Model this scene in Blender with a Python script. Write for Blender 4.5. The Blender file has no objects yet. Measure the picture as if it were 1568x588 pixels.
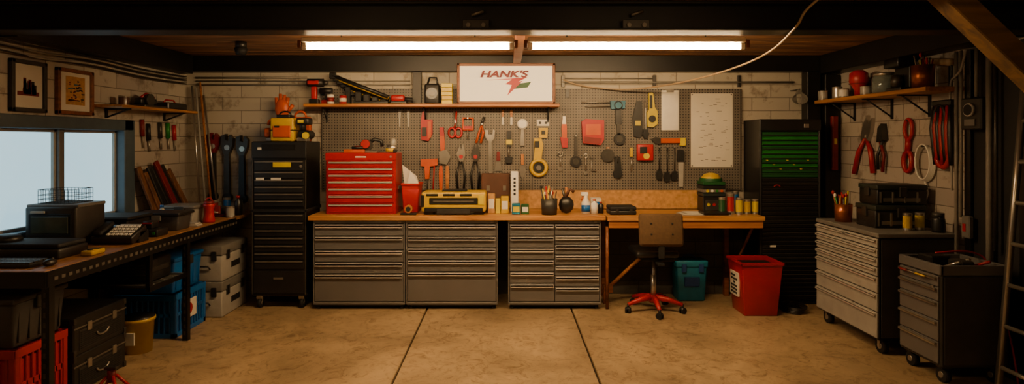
import bpy, bmesh, math, random
from mathutils import Matrix, Vector
random.seed(7)
# ------------------------------------------------------------------ survey constants
F=918.0; CU=775.0; CV=215.0; EYE=1.70
def X(u,d): return (u-CU)*d/F
def Z(v,d): return EYE-(v-CV)*d/F
WALL=6.66; PEG=6.62; XL=-3.55; XR=3.62; CEIL=2.62
# ------------------------------------------------------------------ materials
def lin(h):
    h=h.lstrip('#'); c=[int(h[i:i+2],16)/255 for i in (0,2,4)]
    return tuple(((x/12.92) if x<=.04045 else ((x+.055)/1.055)**2.4) for x in c)
_m={}
def mat(name,hexc,rough=.5,metal=0.,var=.18,scale=9,bump=.0,emit=None,trans=0):
    if name in _m: return _m[name]
    m=bpy.data.materials.new(name); m.use_nodes=True; nt=m.node_tree; n=nt.nodes; l=nt.links
    b=n['Principled BSDF']; c=lin(hexc)
    tc=n.new('ShaderNodeTexCoord'); no=n.new('ShaderNodeTexNoise'); no.inputs['Scale'].default_value=scale; no.inputs['Detail'].default_value=5
    l.new(tc.outputs['Object'],no.inputs['Vector'])
    r=n.new('ShaderNodeValToRGB'); r.color_ramp.elements[0].position=.3; r.color_ramp.elements[1].position=.7
    r.color_ramp.elements[0].color=tuple(x*(1-var) for x in c)+(1,); r.color_ramp.elements[1].color=tuple(min(1,x*(1+var)) for x in c)+(1,)
    l.new(no.outputs['Fac'],r.inputs['Fac']); l.new(r.outputs['Color'],b.inputs['Base Color'])
    b.inputs['Roughness'].default_value=rough; b.inputs['Metallic'].default_value=metal
    if trans: b.inputs['Transmission Weight'].default_value=trans
    if bump:
        bp=n.new('ShaderNodeBump'); bp.inputs['Strength'].default_value=bump; bp.inputs['Distance'].default_value=.01
        l.new(no.outputs['Fac'],bp.inputs['Height']); l.new(bp.outputs['Normal'],b.inputs['Normal'])
    if emit:
        b.inputs['Emission Color'].default_value=lin(emit[0])+(1,); b.inputs['Emission Strength'].default_value=emit[1]
    _m[name]=m; return m
def block_mat(name,axes,c1,c2,cm,dirt=.75):
    m=bpy.data.materials.new(name); m.use_nodes=True; nt=m.node_tree; n=nt.nodes; l=nt.links; b=n['Principled BSDF']
    g=n.new('ShaderNodeNewGeometry'); s=n.new('ShaderNodeSeparateXYZ'); l.new(g.outputs['Position'],s.inputs[0])
    cb=n.new('ShaderNodeCombineXYZ'); l.new(s.outputs[axes[0]],cb.inputs[0]); l.new(s.outputs[axes[1]],cb.inputs[1])
    br=n.new('ShaderNodeTexBrick'); l.new(cb.outputs[0],br.inputs['Vector'])
    br.inputs['Scale'].default_value=1; br.inputs['Brick Width'].default_value=.42; br.inputs['Row Height'].default_value=.145; br.inputs['Mortar Size'].default_value=.005
    br.inputs['Mortar Smooth'].default_value=.5
    br.inputs['Color1'].default_value=lin(c1)+(1,); br.inputs['Color2'].default_value=lin(c2)+(1,); br.inputs['Mortar'].default_value=lin(cm)+(1,)
    no=n.new('ShaderNodeTexNoise'); no.inputs['Scale'].default_value=5; no.inputs['Detail'].default_value=9; no.inputs['Roughness'].default_value=.7
    l.new(g.outputs['Position'],no.inputs['Vector'])
    r=n.new('ShaderNodeValToRGB'); r.color_ramp.elements[0].position=.34; r.color_ramp.elements[0].color=(.35,.30,.24,1); r.color_ramp.elements[1].position=.46; r.color_ramp.elements[1].color=(1,1,1,1)
    l.new(no.outputs['Fac'],r.inputs[0])
    mx=n.new('ShaderNodeMixRGB'); mx.blend_type='MULTIPLY'; mx.inputs[0].default_value=dirt; l.new(br.outputs['Color'],mx.inputs[1]); l.new(r.outputs[0],mx.inputs[2]); l.new(mx.outputs[0],b.inputs['Base Color'])
    ad=n.new('ShaderNodeMath'); ad.operation='SUBTRACT'; l.new(no.outputs['Fac'],ad.inputs[0]); l.new(br.outputs['Fac'],ad.inputs[1])
    bp=n.new('ShaderNodeBump'); bp.inputs['Strength'].default_value=.5; bp.inputs['Distance'].default_value=.01; l.new(ad.outputs[0],bp.inputs['Height']); l.new(bp.outputs['Normal'],b.inputs['Normal'])
    b.inputs['Roughness'].default_value=.7
    return m
def floor_mat():
    m=bpy.data.materials.new('concrete_floor'); m.use_nodes=True; nt=m.node_tree; n=nt.nodes; l=nt.links; b=n['Principled BSDF']
    g=n.new('ShaderNodeNewGeometry')
    def noise(sc,de,ro,dist=0):
        x=n.new('ShaderNodeTexNoise'); x.inputs['Scale'].default_value=sc; x.inputs['Detail'].default_value=de; x.inputs['Roughness'].default_value=ro; x.inputs['Distortion'].default_value=dist
        l.new(g.outputs['Position'],x.inputs['Vector']); return x
    a=noise(.9,10,.68,.6); r=n.new('ShaderNodeValToRGB'); l.new(a.outputs['Fac'],r.inputs[0])
    r.color_ramp.elements[0].position=.32; r.color_ramp.elements[0].color=lin('7c684c')+(1,); r.color_ramp.elements[1].position=.66; r.color_ramp.elements[1].color=lin('b89d75')+(1,)
    c=noise(7,12,.8,1.5); r2=n.new('ShaderNodeValToRGB'); l.new(c.outputs['Fac'],r2.inputs[0])
    r2.color_ramp.elements[0].position=.37; r2.color_ramp.elements[0].color=(.35,.28,.2,1); r2.color_ramp.elements[1].position=.5; r2.color_ramp.elements[1].color=(1,1,1,1)
    mx=n.new('ShaderNodeMixRGB'); mx.blend_type='MULTIPLY'; mx.inputs[0].default_value=.75; l.new(r.outputs[0],mx.inputs[1]); l.new(r2.outputs[0],mx.inputs[2])
    v=n.new('ShaderNodeTexVoronoi'); v.feature='DISTANCE_TO_EDGE'; v.inputs['Scale'].default_value=.55
    wn=noise(2.2,6,.6); va=n.new('ShaderNodeMixRGB'); va.blend_type='ADD'; va.inputs[0].default_value=.6; l.new(g.outputs['Position'],va.inputs[1]); l.new(wn.outputs['Color'],va.inputs[2]); l.new(va.outputs[0],v.inputs['Vector'])
    r3=n.new('ShaderNodeValToRGB'); l.new(v.outputs['Distance'],r3.inputs[0]); r3.color_ramp.elements[0].position=0; r3.color_ramp.elements[0].color=(.35,.3,.24,1); r3.color_ramp.elements[1].position=.006; r3.color_ramp.elements[1].color=(1,1,1,1)
    m2=n.new('ShaderNodeMixRGB'); m2.blend_type='MULTIPLY'; m2.inputs[0].default_value=.4; l.new(mx.outputs[0],m2.inputs[1]); l.new(r3.outputs[0],m2.inputs[2]); l.new(m2.outputs[0],b.inputs['Base Color'])
    bp=n.new('ShaderNodeBump'); bp.inputs['Strength'].default_value=.2; bp.inputs['Distance'].default_value=.008; l.new(c.outputs['Fac'],bp.inputs['Height']); l.new(bp.outputs['Normal'],b.inputs['Normal'])
    rr=n.new('ShaderNodeMapRange'); rr.inputs['To Min'].default_value=.34; rr.inputs['To Max'].default_value=.6; l.new(a.outputs['Fac'],rr.inputs['Value']); l.new(rr.outputs[0],b.inputs['Roughness'])
    return m
def peg_mat(name,axis,hexc):
    m=bpy.data.materials.new(name); m.use_nodes=True; nt=m.node_tree; n=nt.nodes; l=nt.links; b=n['Principled BSDF']
    g=n.new('ShaderNodeNewGeometry'); s=n.new('ShaderNodeSeparateXYZ'); l.new(g.outputs['Position'],s.inputs[0])
    def ma(op,a,bv=None):
        x=n.new('ShaderNodeMath'); x.operation=op
        if isinstance(a,(int,float)): x.inputs[0].default_value=a
        else: l.new(a,x.inputs[0])
        if bv is not None:
            if isinstance(bv,(int,float)): x.inputs[1].default_value=bv
            else: l.new(bv,x.inputs[1])
        return x.outputs[0]
    q=[]
    for ax in (axis,'Z'):
        f=ma('SUBTRACT',ma('FRACT',ma('MULTIPLY',s.outputs[ax],33.0)),.5); q.append(ma('MULTIPLY',f,f))
    dd=ma('SQRT',ma('ADD',q[0],q[1])); h=ma('LESS_THAN',dd,.24)
    no=n.new('ShaderNodeTexNoise'); no.inputs['Scale'].default_value=3; no.inputs['Detail'].default_value=8; l.new(g.outputs['Position'],no.inputs['Vector'])
    r=n.new('ShaderNodeValToRGB'); c=lin(hexc); r.color_ramp.elements[0].position=.3; r.color_ramp.elements[1].position=.7
    r.color_ramp.elements[0].color=tuple(x*.75 for x in c)+(1,); r.color_ramp.elements[1].color=tuple(x*1.15 for x in c)+(1,); l.new(no.outputs['Fac'],r.inputs[0])
    mx=n.new('ShaderNodeMixRGB'); l.new(h,mx.inputs[0]); l.new(r.outputs[0],mx.inputs[1]); mx.inputs[2].default_value=(.006,.005,.004,1); l.new(mx.outputs[0],b.inputs['Base Color'])
    b.inputs['Roughness'].default_value=.5
    return m
def wood_mat(name,c1,c2,axis=0,scale=3,rough=.5):
    m=bpy.data.materials.new(name); m.use_nodes=True; nt=m.node_tree; n=nt.nodes; l=nt.links; b=n['Principled BSDF']
    tc=n.new('ShaderNodeTexCoord'); mp=n.new('ShaderNodeMapping'); sc=[14*scale/3,14*scale/3,14*scale/3]; sc[axis]=.9; mp.inputs['Scale'].default_value=sc
    l.new(tc.outputs['Object'],mp.inputs[0]); no=n.new('ShaderNodeTexNoise'); no.inputs['Scale'].default_value=1.6; no.inputs['Detail'].default_value=8; no.inputs['Distortion'].default_value=.8; l.new(mp.outputs[0],no.inputs['Vector'])
    r=n.new('ShaderNodeValToRGB'); r.color_ramp.elements[0].position=.35; r.color_ramp.elements[1].position=.65; r.color_ramp.elements[0].color=lin(c1)+(1,); r.color_ramp.elements[1].color=lin(c2)+(1,)
    l.new(no.outputs['Fac'],r.inputs[0]); l.new(r.outputs[0],b.inputs['Base Color']); b.inputs['Roughness'].default_value=rough
    bp=n.new('ShaderNodeBump'); bp.inputs['Strength'].default_value=.15; l.new(no.outputs['Fac'],bp.inputs['Height']); l.new(bp.outputs['Normal'],b.inputs['Normal'])
    return m
GREY=mat('grey_steel_paint','72706f',.32,.4,.08,3); GREYD=mat('dark_grey_steel','34322f',.45,.25); ALU=mat('aluminium_strip','e2dcd2',.25,.5,.05)
BLK=mat('black_paint','121110',.3,.1,.3); BLKM=mat('matte_black','0b0a0a',.7,0,.3); BLKP=mat('black_plastic','191817',.4,0,.25)
RED=mat('red_enamel','9c0705',.3,.0,.1); REDP=mat('red_plastic','a20a06',.42,0,.12); REDD=mat('dark_red','6e0605',.5,0,.2)
ORG=mat('orange_paint','b84a00',.42,0,.12); YEL=mat('yellow_plastic','c09c00',.4,0,.1); YELL=mat('bright_yellow','c8b000',.42,0,.1)
WHT=mat('white_paint','dcd8cc',.5,0,.06); PAP=mat('paper','cfc9ba',.8,0,.06,4); STL=mat('steel','b0aaa0',.28,.85,.12); STLD=mat('dark_steel','4a4743',.36,.7,.2)
PULL=mat('worn_edge_steel','7c766c',.35,.6,.15); PULLD=mat('dull_edge_steel','4e4a44',.35,.6,.15)
BLU=mat('blue_plastic','0c58a0',.42,0,.15); BLUD=mat('navy_plastic','0e3468',.5,0,.2); TEAL=mat('teal_plastic','0a5f78',.45,0,.15); GRN=mat('green_enamel','1c7a20',.4,.1,.15); GRND=mat('green_dark','124a1e',.5)
GRYP=mat('grey_plastic','67645f',.5,0,.12); GRYL=mat('light_grey_plastic','96928a',.5,0,.1); TOTE=mat('charcoal_plastic','383634',.5,0,.2); GRND2=mat('dark_green_grey','1f2621',.45,0,.2)
WOOD=wood_mat('butcher_block','986432','be8a4c',0,3,.35); WOODY=wood_mat('bench_wood','74502e','a07040',1,3,.42); WOODS=wood_mat('shelf_pine','8c5222','b4742f',0,3,.5); WOODSY=wood_mat('shelf_pine_side','92602e','bc8240',1,3,.5)
WOODC=wood_mat('ceiling_boards','503820','96693f',0,1.2,.75); WOODV=wood_mat('plank_wood','4a2c16','7e502c',2,3,.6); OSB=mat('particle_board','b08248',.75,0,.25,26,.2); BRN=mat('brown_leather','4a2a18',.6,0,.2)
BRACE=wood_mat('old_timber','4c3618','765428',0,2,.7)
COP=mat('copper','a05a30',.35,.8,.2); FRM=wood_mat('frame_wood','5e3216','824a20',0,3,.45); SKYC=mat('cable_grey','7a746a',.5); TAN=mat('tan_rubber','a38a68',.5); BEI=mat('beige_upholstery','523c22',.85,0,.15,40,.1); GLS=mat('jar_glass','b8c4bc',.08,0,.05,5,0,None,.7)
STEELB=mat('black_steel_beam','110f0e',.42,.2,.4,4,.1)
LC='ffd49a'
TUBE=mat('fluorescent_tube','ffffff',.5,0,0,1,0,(LC,235)); TUBEFILL=mat('unseen_fill_tube','ffffff',.5,0,0,1,0,(LC,34)); FIXW=mat('fixture_white','e8e2d4',.4,.1,.05)
PANE=mat('frosted_window_pane','9fb4b8',.4,0,.2,2.5,.0,('a6d0e0',1.5)); WFR=mat('window_frame_paint','46545e',.5,.1,.15)
# ------------------------------------------------------------------ mesh builder
class O:
    def __init__(s,name,M=None): s.name=name; s.v=[]; s.f=[]; s.mi=[]; s.sm=[]; s.mats=[]; s.M=M or Matrix.Identity(4)
    def add(s,vs,fs,m,smooth=False,M=None):
        if m not in s.mats: s.mats.append(m)
        k=s.mats.index(m); o=len(s.v); T=s.M@M if M is not None else s.M
        s.v+= [T@Vector(p) for p in vs]
        for i,f in enumerate(fs):
            s.f.append([o+j for j in f]); s.mi.append(k); s.sm.append(smooth if isinstance(smooth,bool) else smooth[i])
    def box(s,a,b,m,bev=.003,seg=1,M=None,tx=0,ty=0):
        x0,x1=sorted((a[0],b[0])); y0,y1=sorted((a[1],b[1])); z0,z1=sorted((a[2],b[2]))
        vs=[(x0+tx,y0+ty,z0),(x1-tx,y0+ty,z0),(x1-tx,y1-ty,z0),(x0+tx,y1-ty,z0),(x0,y0,z1),(x1,y0,z1),(x1,y1,z1),(x0,y1,z1)]
        fs=[(3,2,1,0),(4,5,6,7),(0,1,5,4),(1,2,6,5),(2,3,7,6),(3,0,4,7)]
        mn=min(x1-x0,y1-y0,z1-z0)
        bev=min(bev,mn*.45)
        if bev>.0008:
            bm=bmesh.new(); bv=[bm.verts.new(p) for p in vs]; [bm.faces.new([bv[i] for i in f]) for f in fs]
            bmesh.ops.bevel(bm,geom=list(bm.edges),offset=bev,segments=seg,profile=.5,affect='EDGES'); bm.verts.index_update()
            vs=[tuple(v.co) for v in bm.verts]; fs=[[v.index for v in f.verts] for f in bm.faces]; bm.free()
        s.add(vs,fs,m,seg>1,M); return s
    def cyl(s,p,q,r,m,r2=None,n=16,cap=True):
        p=Vector(p); q=Vector(q); r2=r if r2 is None else r2; d=(q-p).normalized(); a=d.orthogonal().normalized(); b=d.cross(a)
        vs=[];
        for c,rr in ((p,r),(q,r2)):
            for i in range(n): t=2*math.pi*i/n; vs.append(tuple(c+(a*math.cos(t)+b*math.sin(t))*rr))
        fs=[(i,(i+1)%n,n+(i+1)%n,n+i) for i in range(n)]; sm=[True]*n
        if cap: fs+=[tuple(range(n-1,-1,-1)),tuple(range(n,2*n))]; sm+=[False]*2
        s.add(vs,fs,m,sm); return s
    def lathe(s,c,prof,m,n=20):
        vs=[];fs=[]
        for r,z in prof:
            for i in range(n): t=2*math.pi*i/n; vs.append((c[0]+r*math.cos(t),c[1]+r*math.sin(t),c[2]+z))
        for k in range(len(prof)-1):
            for i in range(n): fs.append((k*n+i,k*n+(i+1)%n,(k+1)*n+(i+1)%n,(k+1)*n+i))
        s.add(vs,fs,m,True); return s
    def sph(s,c,r,m,n=12):
        if isinstance(r,(int,float)): r=(r,r,r)
        vs=[(c[0],c[1],c[2]-r[2])]; fs=[]; k=n//2
        for j in range(1,k):
            ph=math.pi*j/k
            for i in range(n): t=2*math.pi*i/n; vs.append((c[0]+r[0]*math.sin(ph)*math.cos(t),c[1]+r[1]*math.sin(ph)*math.sin(t),c[2]-r[2]*math.cos(ph)))
        vs.append((c[0],c[1],c[2]+r[2])); L=len(vs)-1
        for i in range(n): fs.append((0,1+(i+1)%n,1+i)); fs.append((L,L-n+i,L-n+(i+1)%n))
        for j in range(k-2):
            for i in range(n): a=1+j*n; fs.append((a+i,a+(i+1)%n,a+n+(i+1)%n,a+n+i))
        s.add(vs,fs,m,True); return s
    def tube(s,pts,r,m,n=8,closed=False):
        P=[Vector(p) for p in pts]; N=len(P); vs=[]; fs=[]; a=None
        for i in range(N):
            if closed: d=P[(i+1)%N]-P[i-1]
            else: d=P[min(i+1,N-1)]-P[max(i-1,0)]
            d.normalize()
            if a is None: a=d.orthogonal().normalized()
            else:
                a=a-d*a.dot(d); a=a.normalized() if a.length>1e-5 else d.orthogonal().normalized()
            b=d.cross(a); rr=r[i] if isinstance(r,(list,tuple)) else r
            for j in range(n): t=2*math.pi*j/n; vs.append(tuple(P[i]+(a*math.cos(t)+b*math.sin(t))*rr))
        for i in range(N if closed else N-1):
            for j in range(n): k=(i+1)%N; fs.append((i*n+j,i*n+(j+1)%n,k*n+(j+1)%n,k*n+j))
        if not closed: fs+=[tuple(range(n-1,-1,-1)),tuple(range((N-1)*n,N*n))]
        s.add(vs,fs,m,True); return s
    def ring(s,c,R,r,m,ax='y',n=20,R2=None,a0=0,a1=360):
        R2=R2 or R; full=abs(a1-a0)>=360; pts=[]
        for i in range(n if full else n+1):
            t=math.radians(a0+(a1-a0)*i/n); p=R*math.cos(t); q=R2*math.sin(t)
            pts.append({'y':(c[0]+p,c[1],c[2]+q),'x':(c[0],c[1]+p,c[2]+q),'z':(c[0]+p,c[1]+q,c[2])}[ax])
        return s.tube(pts,r,m,6,full)
    def prism(s,pts,y0,y1,m):
        n=len(pts); vs=[(x,y0,z) for x,z in pts]+[(x,y1,z) for x,z in pts]
        fs=[tuple(range(n)),tuple(range(2*n-1,n-1,-1))]+[(i,n+i,n+(i+1)%n,(i+1)%n) for i in range(n)]
        s.add(vs,fs,m,False); return s
    def eb(s,u0,v0,u1,v1,d0,d1,m,bev=.003,seg=1): return s.box((X(u0,d0),d0,Z(v0,d0)),(X(u1,d0),d1,Z(v1,d0)),m,bev,seg)
    def ep(s,pts,d0,d1,m): return s.prism([(X(u,d0),Z(v,d0)) for u,v in pts],d0,d1,m)
    def et(s,pts,d,r,m,n=8,closed=False): return s.tube([(X(u,d),d,Z(v,d)) for u,v in pts],r,m,n,closed)
    def ed(s,u,v,rp,d0,d1,m,n=20): return s.cyl((X(u,d0),d0,Z(v,d0)),(X(u,d0),d1,Z(v,d0)),rp*d0/F,m,n=n)
    def er(s,u,v,rp,d,r,m,rv=None,a0=0,a1=360): return s.ring((X(u,d),d,Z(v,d)),rp*d/F,r,m,'y',20,(rv or rp)*d/F,a0,a1)
    def done(s):
        vs=s.v; lo=Vector([min(v[i] for v in vs) for i in range(3)]); hi=Vector([max(v[i] for v in vs) for i in range(3)]); c=Vector(((lo.x+hi.x)/2,(lo.y+hi.y)/2,lo.z))
        me=bpy.data.meshes.new(s.name); me.from_pydata([tuple(v-c) for v in vs],[],s.f)
        for m in s.mats: me.materials.append(m)
        me.polygons.foreach_set('material_index',s.mi); me.polygons.foreach_set('use_smooth',s.sm)
        bm=bmesh.new(); bm.from_mesh(me); bmesh.ops.recalc_face_normals(bm,faces=bm.faces); bm.to_mesh(me); bm.free()
        ob=bpy.data.objects.new(s.name,me); ob.location=c; bpy.context.scene.collection.objects.link(ob); return ob
def TR(x,y,z=0,deg=0): return Matrix.Translation((x,y,z))@Matrix.Rotation(math.radians(deg),4,'Z')
def smooth(pts,n=6):
    P=[Vector(p) for p in pts]; out=[]
    for i in range(len(P)-1):
        a=P[max(i-1,0)];b=P[i];c=P[i+1];e=P[min(i+2,len(P)-1)]
        for k in range(n):
            t=k/n; out.append(.5*((2*b)+(c-a)*t+(2*a-5*b+4*c-e)*t*t+(3*b-a-3*c+e)*t**3))
    out.append(P[-1]); return out
# ------------------------------------------------------------------ room shell
FL=floor_mat()
o=O('floor'); o.box((XL-.1,-1.6,-.12),(XR+.1,WALL+.1,-.03),BLKM,0)
for a,b in ((XL-.1,-.808),(-.792,.652),(.668,XR+.1)): o.box((a,-1.6,-.05),(b,WALL+.1,0),FL,.005)
o.done()
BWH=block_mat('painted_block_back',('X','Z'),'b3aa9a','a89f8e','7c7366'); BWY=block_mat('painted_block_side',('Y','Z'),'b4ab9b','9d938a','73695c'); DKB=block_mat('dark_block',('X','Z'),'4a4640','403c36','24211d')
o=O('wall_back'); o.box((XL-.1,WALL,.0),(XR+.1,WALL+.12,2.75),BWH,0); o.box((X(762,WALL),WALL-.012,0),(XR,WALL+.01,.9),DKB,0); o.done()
WY0,WY1,WZ0,WZ1=4.05,5.66,.98,1.87
o=O('wall_left')
for a,b,c,d in ((-1.6,WY0,0,2.75),(WY1,WALL,0,2.75),(WY0,WY1,0,WZ0),(WY0,WY1,WZ1,2.75)): o.box((XL-.14,a,c),(XL,b,d),BWY,0)
o.done()
o=O('window_1'); t=.06
for a,b,c,d in ((WY0-.02,WY0+t,WZ0-.02,WZ1+.02),(WY1-t-.07,WY1+.02,WZ0-.02,WZ1+.02),(WY0,WY1,WZ1-t-.02,WZ1+.02),(WY0,WY1,WZ0-.02,WZ0+.05),): o.box((XL-.12,a,c),(XL+.035,b,d),WFR,.006)
o.box((XL-.09,4.79,WZ0),(XL-.02,4.85,WZ1),GRYP,.005)
for a,b in ((WY0+t,4.79),(4.85,WY1-t-.07)):
    for p in ((a,a+.025,WZ0+.05,WZ1-t-.02),(b-.025,b,WZ0+.05,WZ1-t-.02),(a,b,WZ1-t-.045,WZ1-t-.02),(a,b,WZ0+.05,WZ0+.075)): o.box((XL-.085,p[0],p[2]),(XL-.045,p[1],p[3]),GRYL,.003)
    o.box((XL-.08,a,WZ0+.05),(XL-.07,b,WZ1-t),PANE,0)
o.done()
o=O('wall_right'); o.box((XR,-1.6,0),(XR+.12,WALL,2.75),BWY,0); o.done()
o=O('wall_front'); o.box((XL-.1,-1.72,0),(XR+.1,-1.6,2.75),DKB,0); o.done()
o=O('ceiling')
y=-1.6
while y<WALL:
    o.box((XL-.1,y,CEIL+random.uniform(0,.006)),(XR+.1,min(y+.19,WALL+.1),CEIL+.1),WOODC,.004); y+=.195
o.done()
o=O('steel_ceiling_beam')
o.box((XL,3.94,2.425),(XR,4.14,2.44),STEELB,.003); o.box((XL,3.94,2.6),(XR,4.14,2.617),STEELB,.003); o.box((XL,4.02,2.43),(XR,4.05,2.61),STEELB,0)
for x in (-.2,.86): o.box((x-.09,3.96,2.44),(x+.09,4.02,2.50),STLD,.004); o.cyl((x-.05,3.965,2.46),(x-.05,3.94,2.46),.016,PULL,n=6); o.cyl((x+.05,3.965,2.46),(x+.05,3.94,2.46),.016,PULL,n=6); o.tube([(x-.03,3.98,2.53),(x+.05,3.98,2.56)],.012,PULL)
o.done()
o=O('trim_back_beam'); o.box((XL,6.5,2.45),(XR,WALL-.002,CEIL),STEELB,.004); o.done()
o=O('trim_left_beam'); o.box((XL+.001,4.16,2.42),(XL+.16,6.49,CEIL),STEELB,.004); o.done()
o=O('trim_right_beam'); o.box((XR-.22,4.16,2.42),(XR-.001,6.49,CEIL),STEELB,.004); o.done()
o=O('trim_centre_joist'); o.box((.075,4.16,2.52),(.155,6.49,CEIL),FRM,.004); o.done()
o=O('steel_column'); o.box((3.27,6.50,0),(3.41,6.64,2.449),STEELB,.004); o.box((3.44,6.46,0),(3.6,6.62,2.41),STEELB,.004); o.done()
o=O('trim_right_panel'); o.box((XR-.03,2.6,0),(XR-.001,4.66,2.4),BLKM,.004)
for yy in (2.9,3.5,4.1,4.6): o.box((XR-.06,yy,0),(XR-.03,yy+.06,2.4),BLK,.004)
o.done()
o=O('wooden_brace'); p=Vector((2.30,3.3,CEIL)); q=Vector((XR,3.3,1.36)); d=(q-p); ang=math.atan2(d.z,d.x)
o.box((0,-.06,-.06),(d.length,.06,.06),BRACE,.006,1,Matrix.Translation(p)@Matrix.Rotation(-ang,4,'Y')); o.done()
# ------------------------------------------------------------------ lights
def fixture(x0,x1,d,z,T):
    o=O('fluorescent_light_fixture')
    o.box((x0,d-.035,z+.03),(x1,d+.035,z+.07),FIXW,.006)
    for xx in (x0+.02,x1-.02): o.box((xx-.02,d-.025,z-.022),(xx+.02,d+.025,z+.03),WHT,.006)
    for xx in (x0-.03,x1+.0): o.box((xx,d-.03,z-.01),(xx+.03,d+.03,z+.05),FRM,.004)
    for xx in (x0+.3,x1-.3): o.cyl((xx,d,z+.07),(xx,d,CEIL+.01),.006,STLD,n=6)
    o.cyl((x0+.04,d,z),(x1-.04,d,z),.019,T,n=12)
    o.done()
zf=Z(72,4.6)
fixture(X(463,4.6),X(787,4.6),4.6,zf,TUBE); fixture(X(808,4.6),X(1140,4.6),4.6,zf,TUBE)
fixture(-2.0,-.5,1.4,2.45,TUBEFILL); fixture(.5,2.0,1.4,2.45,TUBEFILL)  # two unseen fixtures added above the frame as frontal fill light
# ------------------------------------------------------------------ pegboard etc
PG=peg_mat('pegboard_grey','X','6a6258')
o=O('pegboard_panel'); o.box((X(493,PEG),PEG,Z(291,PEG)),(X(1136,PEG),WALL-.001,Z(136,PEG)),PG,.003)
for u in (493,655,815,975,1134): o.box((X(u,PEG)-.004,PEG-.002,Z(291,PEG)),(X(u,PEG)+.004,PEG,Z(136,PEG)),GREYD,0)
o.done()
o=O('plywood_backsplash'); o.box((X(735,PEG),PEG-.006,.945),(X(1086,PEG),WALL-.013,Z(291,PEG)-.001),OSB,.003); o.done()
# ------------------------------------------------------------------ cabinets
def drawers(o,x0,x1,z0,z1,hs,m,pull,out=-.012,pd=.022,ph=.012,gap=.006):
    t=sum(hs); z=z1
    for h in hs:
        hh=(z1-z0)*h/t
        o.box((x0+gap/2,out,z-hh+gap/2),(x1-gap/2,.004,z-gap/2),m,.003)
        if pull:
            o.box((x0+.012,out-pd,z-gap/2-ph-.006),(x1-.012,out,z-gap/2-.006),pull,.003)
            o.box((x0+.012,out-pd,z-gap/2-ph-.014),(x1-.012,out-pd+.004,z-gap/2-.008),pull,.001)
        z-=hh
def steel_cab(name,u0,u1,cols,D=6.03):
    x0,x1=X(u0,D),X(u1,D); o=O(name,TR(x0,D)); w=x1-x0
    o.box((0,.0,.06),(w,.56,.895),GREYD,.004); o.box((.02,.03,.02),(w-.02,.54,.06),BLK,.003); o.box((-.002,-.006,.865),(w+.002,.02,.897),GREY,.003)
    for x in (.0,w-.012): o.box((x,-.014,.06),(x+.012,.02,.87),GREY,.002)
    o.box((0,-.012,.05),(w,.02,.075),GREY,.003)
    n=len(cols); cw=(w-.024)/n
    for i,h in enumerate(cols): drawers(o,.012+i*cw,.012+(i+1)*cw,.078,.862,h,GREY,ALU,-.012,.026,.02,.01)
    for x in (.04,w-.04):
        for y in (.04,.5): o.cyl((x,y,0),(x,y,.03),.022,BLK)
    o.box((w-.07,-.012,.875),(w-.04,-.004,.885),STL,.001)
    o.done()
steel_cab('grey_drawer_cabinet',480,620.5,[[1.0,1.15,1.0,.95,2.3]])
steel_cab('grey_drawer_cabinet',622,762,[[1.0,.9,.95,.95,2.4]])
steel_cab('grey_drawer_cabinet',778,920,[[1,.95,.95,.95,.95,1.5],[1,.75,.9,.9,.9,.95,1.3]])
o=O('wooden_worktop'); o.box((X(471,5.98),5.98,.90),(X(928,5.98),PEG-.008,.945),WOOD,.005); o.done()
o=O('wooden_desk'); x0,x1=X(930,5.98),X(1172,5.98)
o.box((x0,5.98,.895),(x1,PEG-.008,.94),WOOD,.004); o.box((x0+.02,6.0,.82),(x1-.01,6.03,.895),WOODS,.003)
for x in (x0+.03,x1-.2):
    o.box((x,6.03,.84),(x+.045,6.6,.894),WOODS,.003); o.box((x,6.55,.0),(x+.05,6.61,.84),FRM,.003)
o.tube([(x0+.05,6.25,.16),(x0+.52,6.25,.60),],.02,WOODS,6); o.tube([(x0+.01,6.05,.0),(x0+.01,6.05,.83)],.018,FRM,6)
o.tube([(x1-.16,6.3,.42),(x1-.06,6.1,.86)],.016,FRM,6); o.box((x0,6.22,.12),(x0+.1,6.28,.2),FRM,.003); o.box((x0,6.22,0),(x0+.05,6.28,.12),FRM,.003)
o.box((x0+.5,6.2,.58),(x0+.55,6.3,.895),FRM,.003)
o.done()
# black rolling tool chest
D=6.05; x0=X(386,D); w=X(469,D)-x0; o=O('black_rolling_tool_chest',TR(x0,D)); H=1.7
o.box((0,0,.13),(w,.45,.98),BLK,.006); o.box((.0,0,1.0),(w,.45,1.69),BLK,.006); o.box((-.01,-.012,.975),(w+.01,.46,1.005),BLKM,.003)
o.box((0,-.014,1.52),(w,.0,1.685),BLKP,.005); o.box((.1,-.018,1.60),(w-.1,-.012,1.66),BLK,.003)
drawers(o,.02,w-.02,1.03,1.5,[1.4,1,.9,.9,.9,.9],BLKP,PULL,-.01,.014,.005)
drawers(o,.02,w-.02,.40,.96,[1,1,1,1,1,1,1.2],BLKP,PULL,-.01,.014,.005)
o.box((.015,-.012,.16),(w-.015,0,.385),BLKP,.004); o.box((.22,-.016,.3),(.32,-.011,.32),STL,.001)
o.box((.22,-.03,1.43),(.40,-.022,1.48),YELL,.002); o.box((.05,-.03,1.30),(.13,-.02,1.325),PAP,.001); o.box((.2,-.03,1.30),(.3,-.02,1.325),PAP,.001); o.box((.06,-.016,1.605),(.16,-.012,1.63),PAP,.001)
o.cyl((w-.05,-.02,1.44),(w-.05,-.01,1.44),.014,STL); o.box((w,.1,.9),(w+.03,.36,.93),STL,.004)
for x in (0,w-.012): o.box((x,-.012,.15),(x+.012,0,1.5),PULLD,.002)
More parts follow.
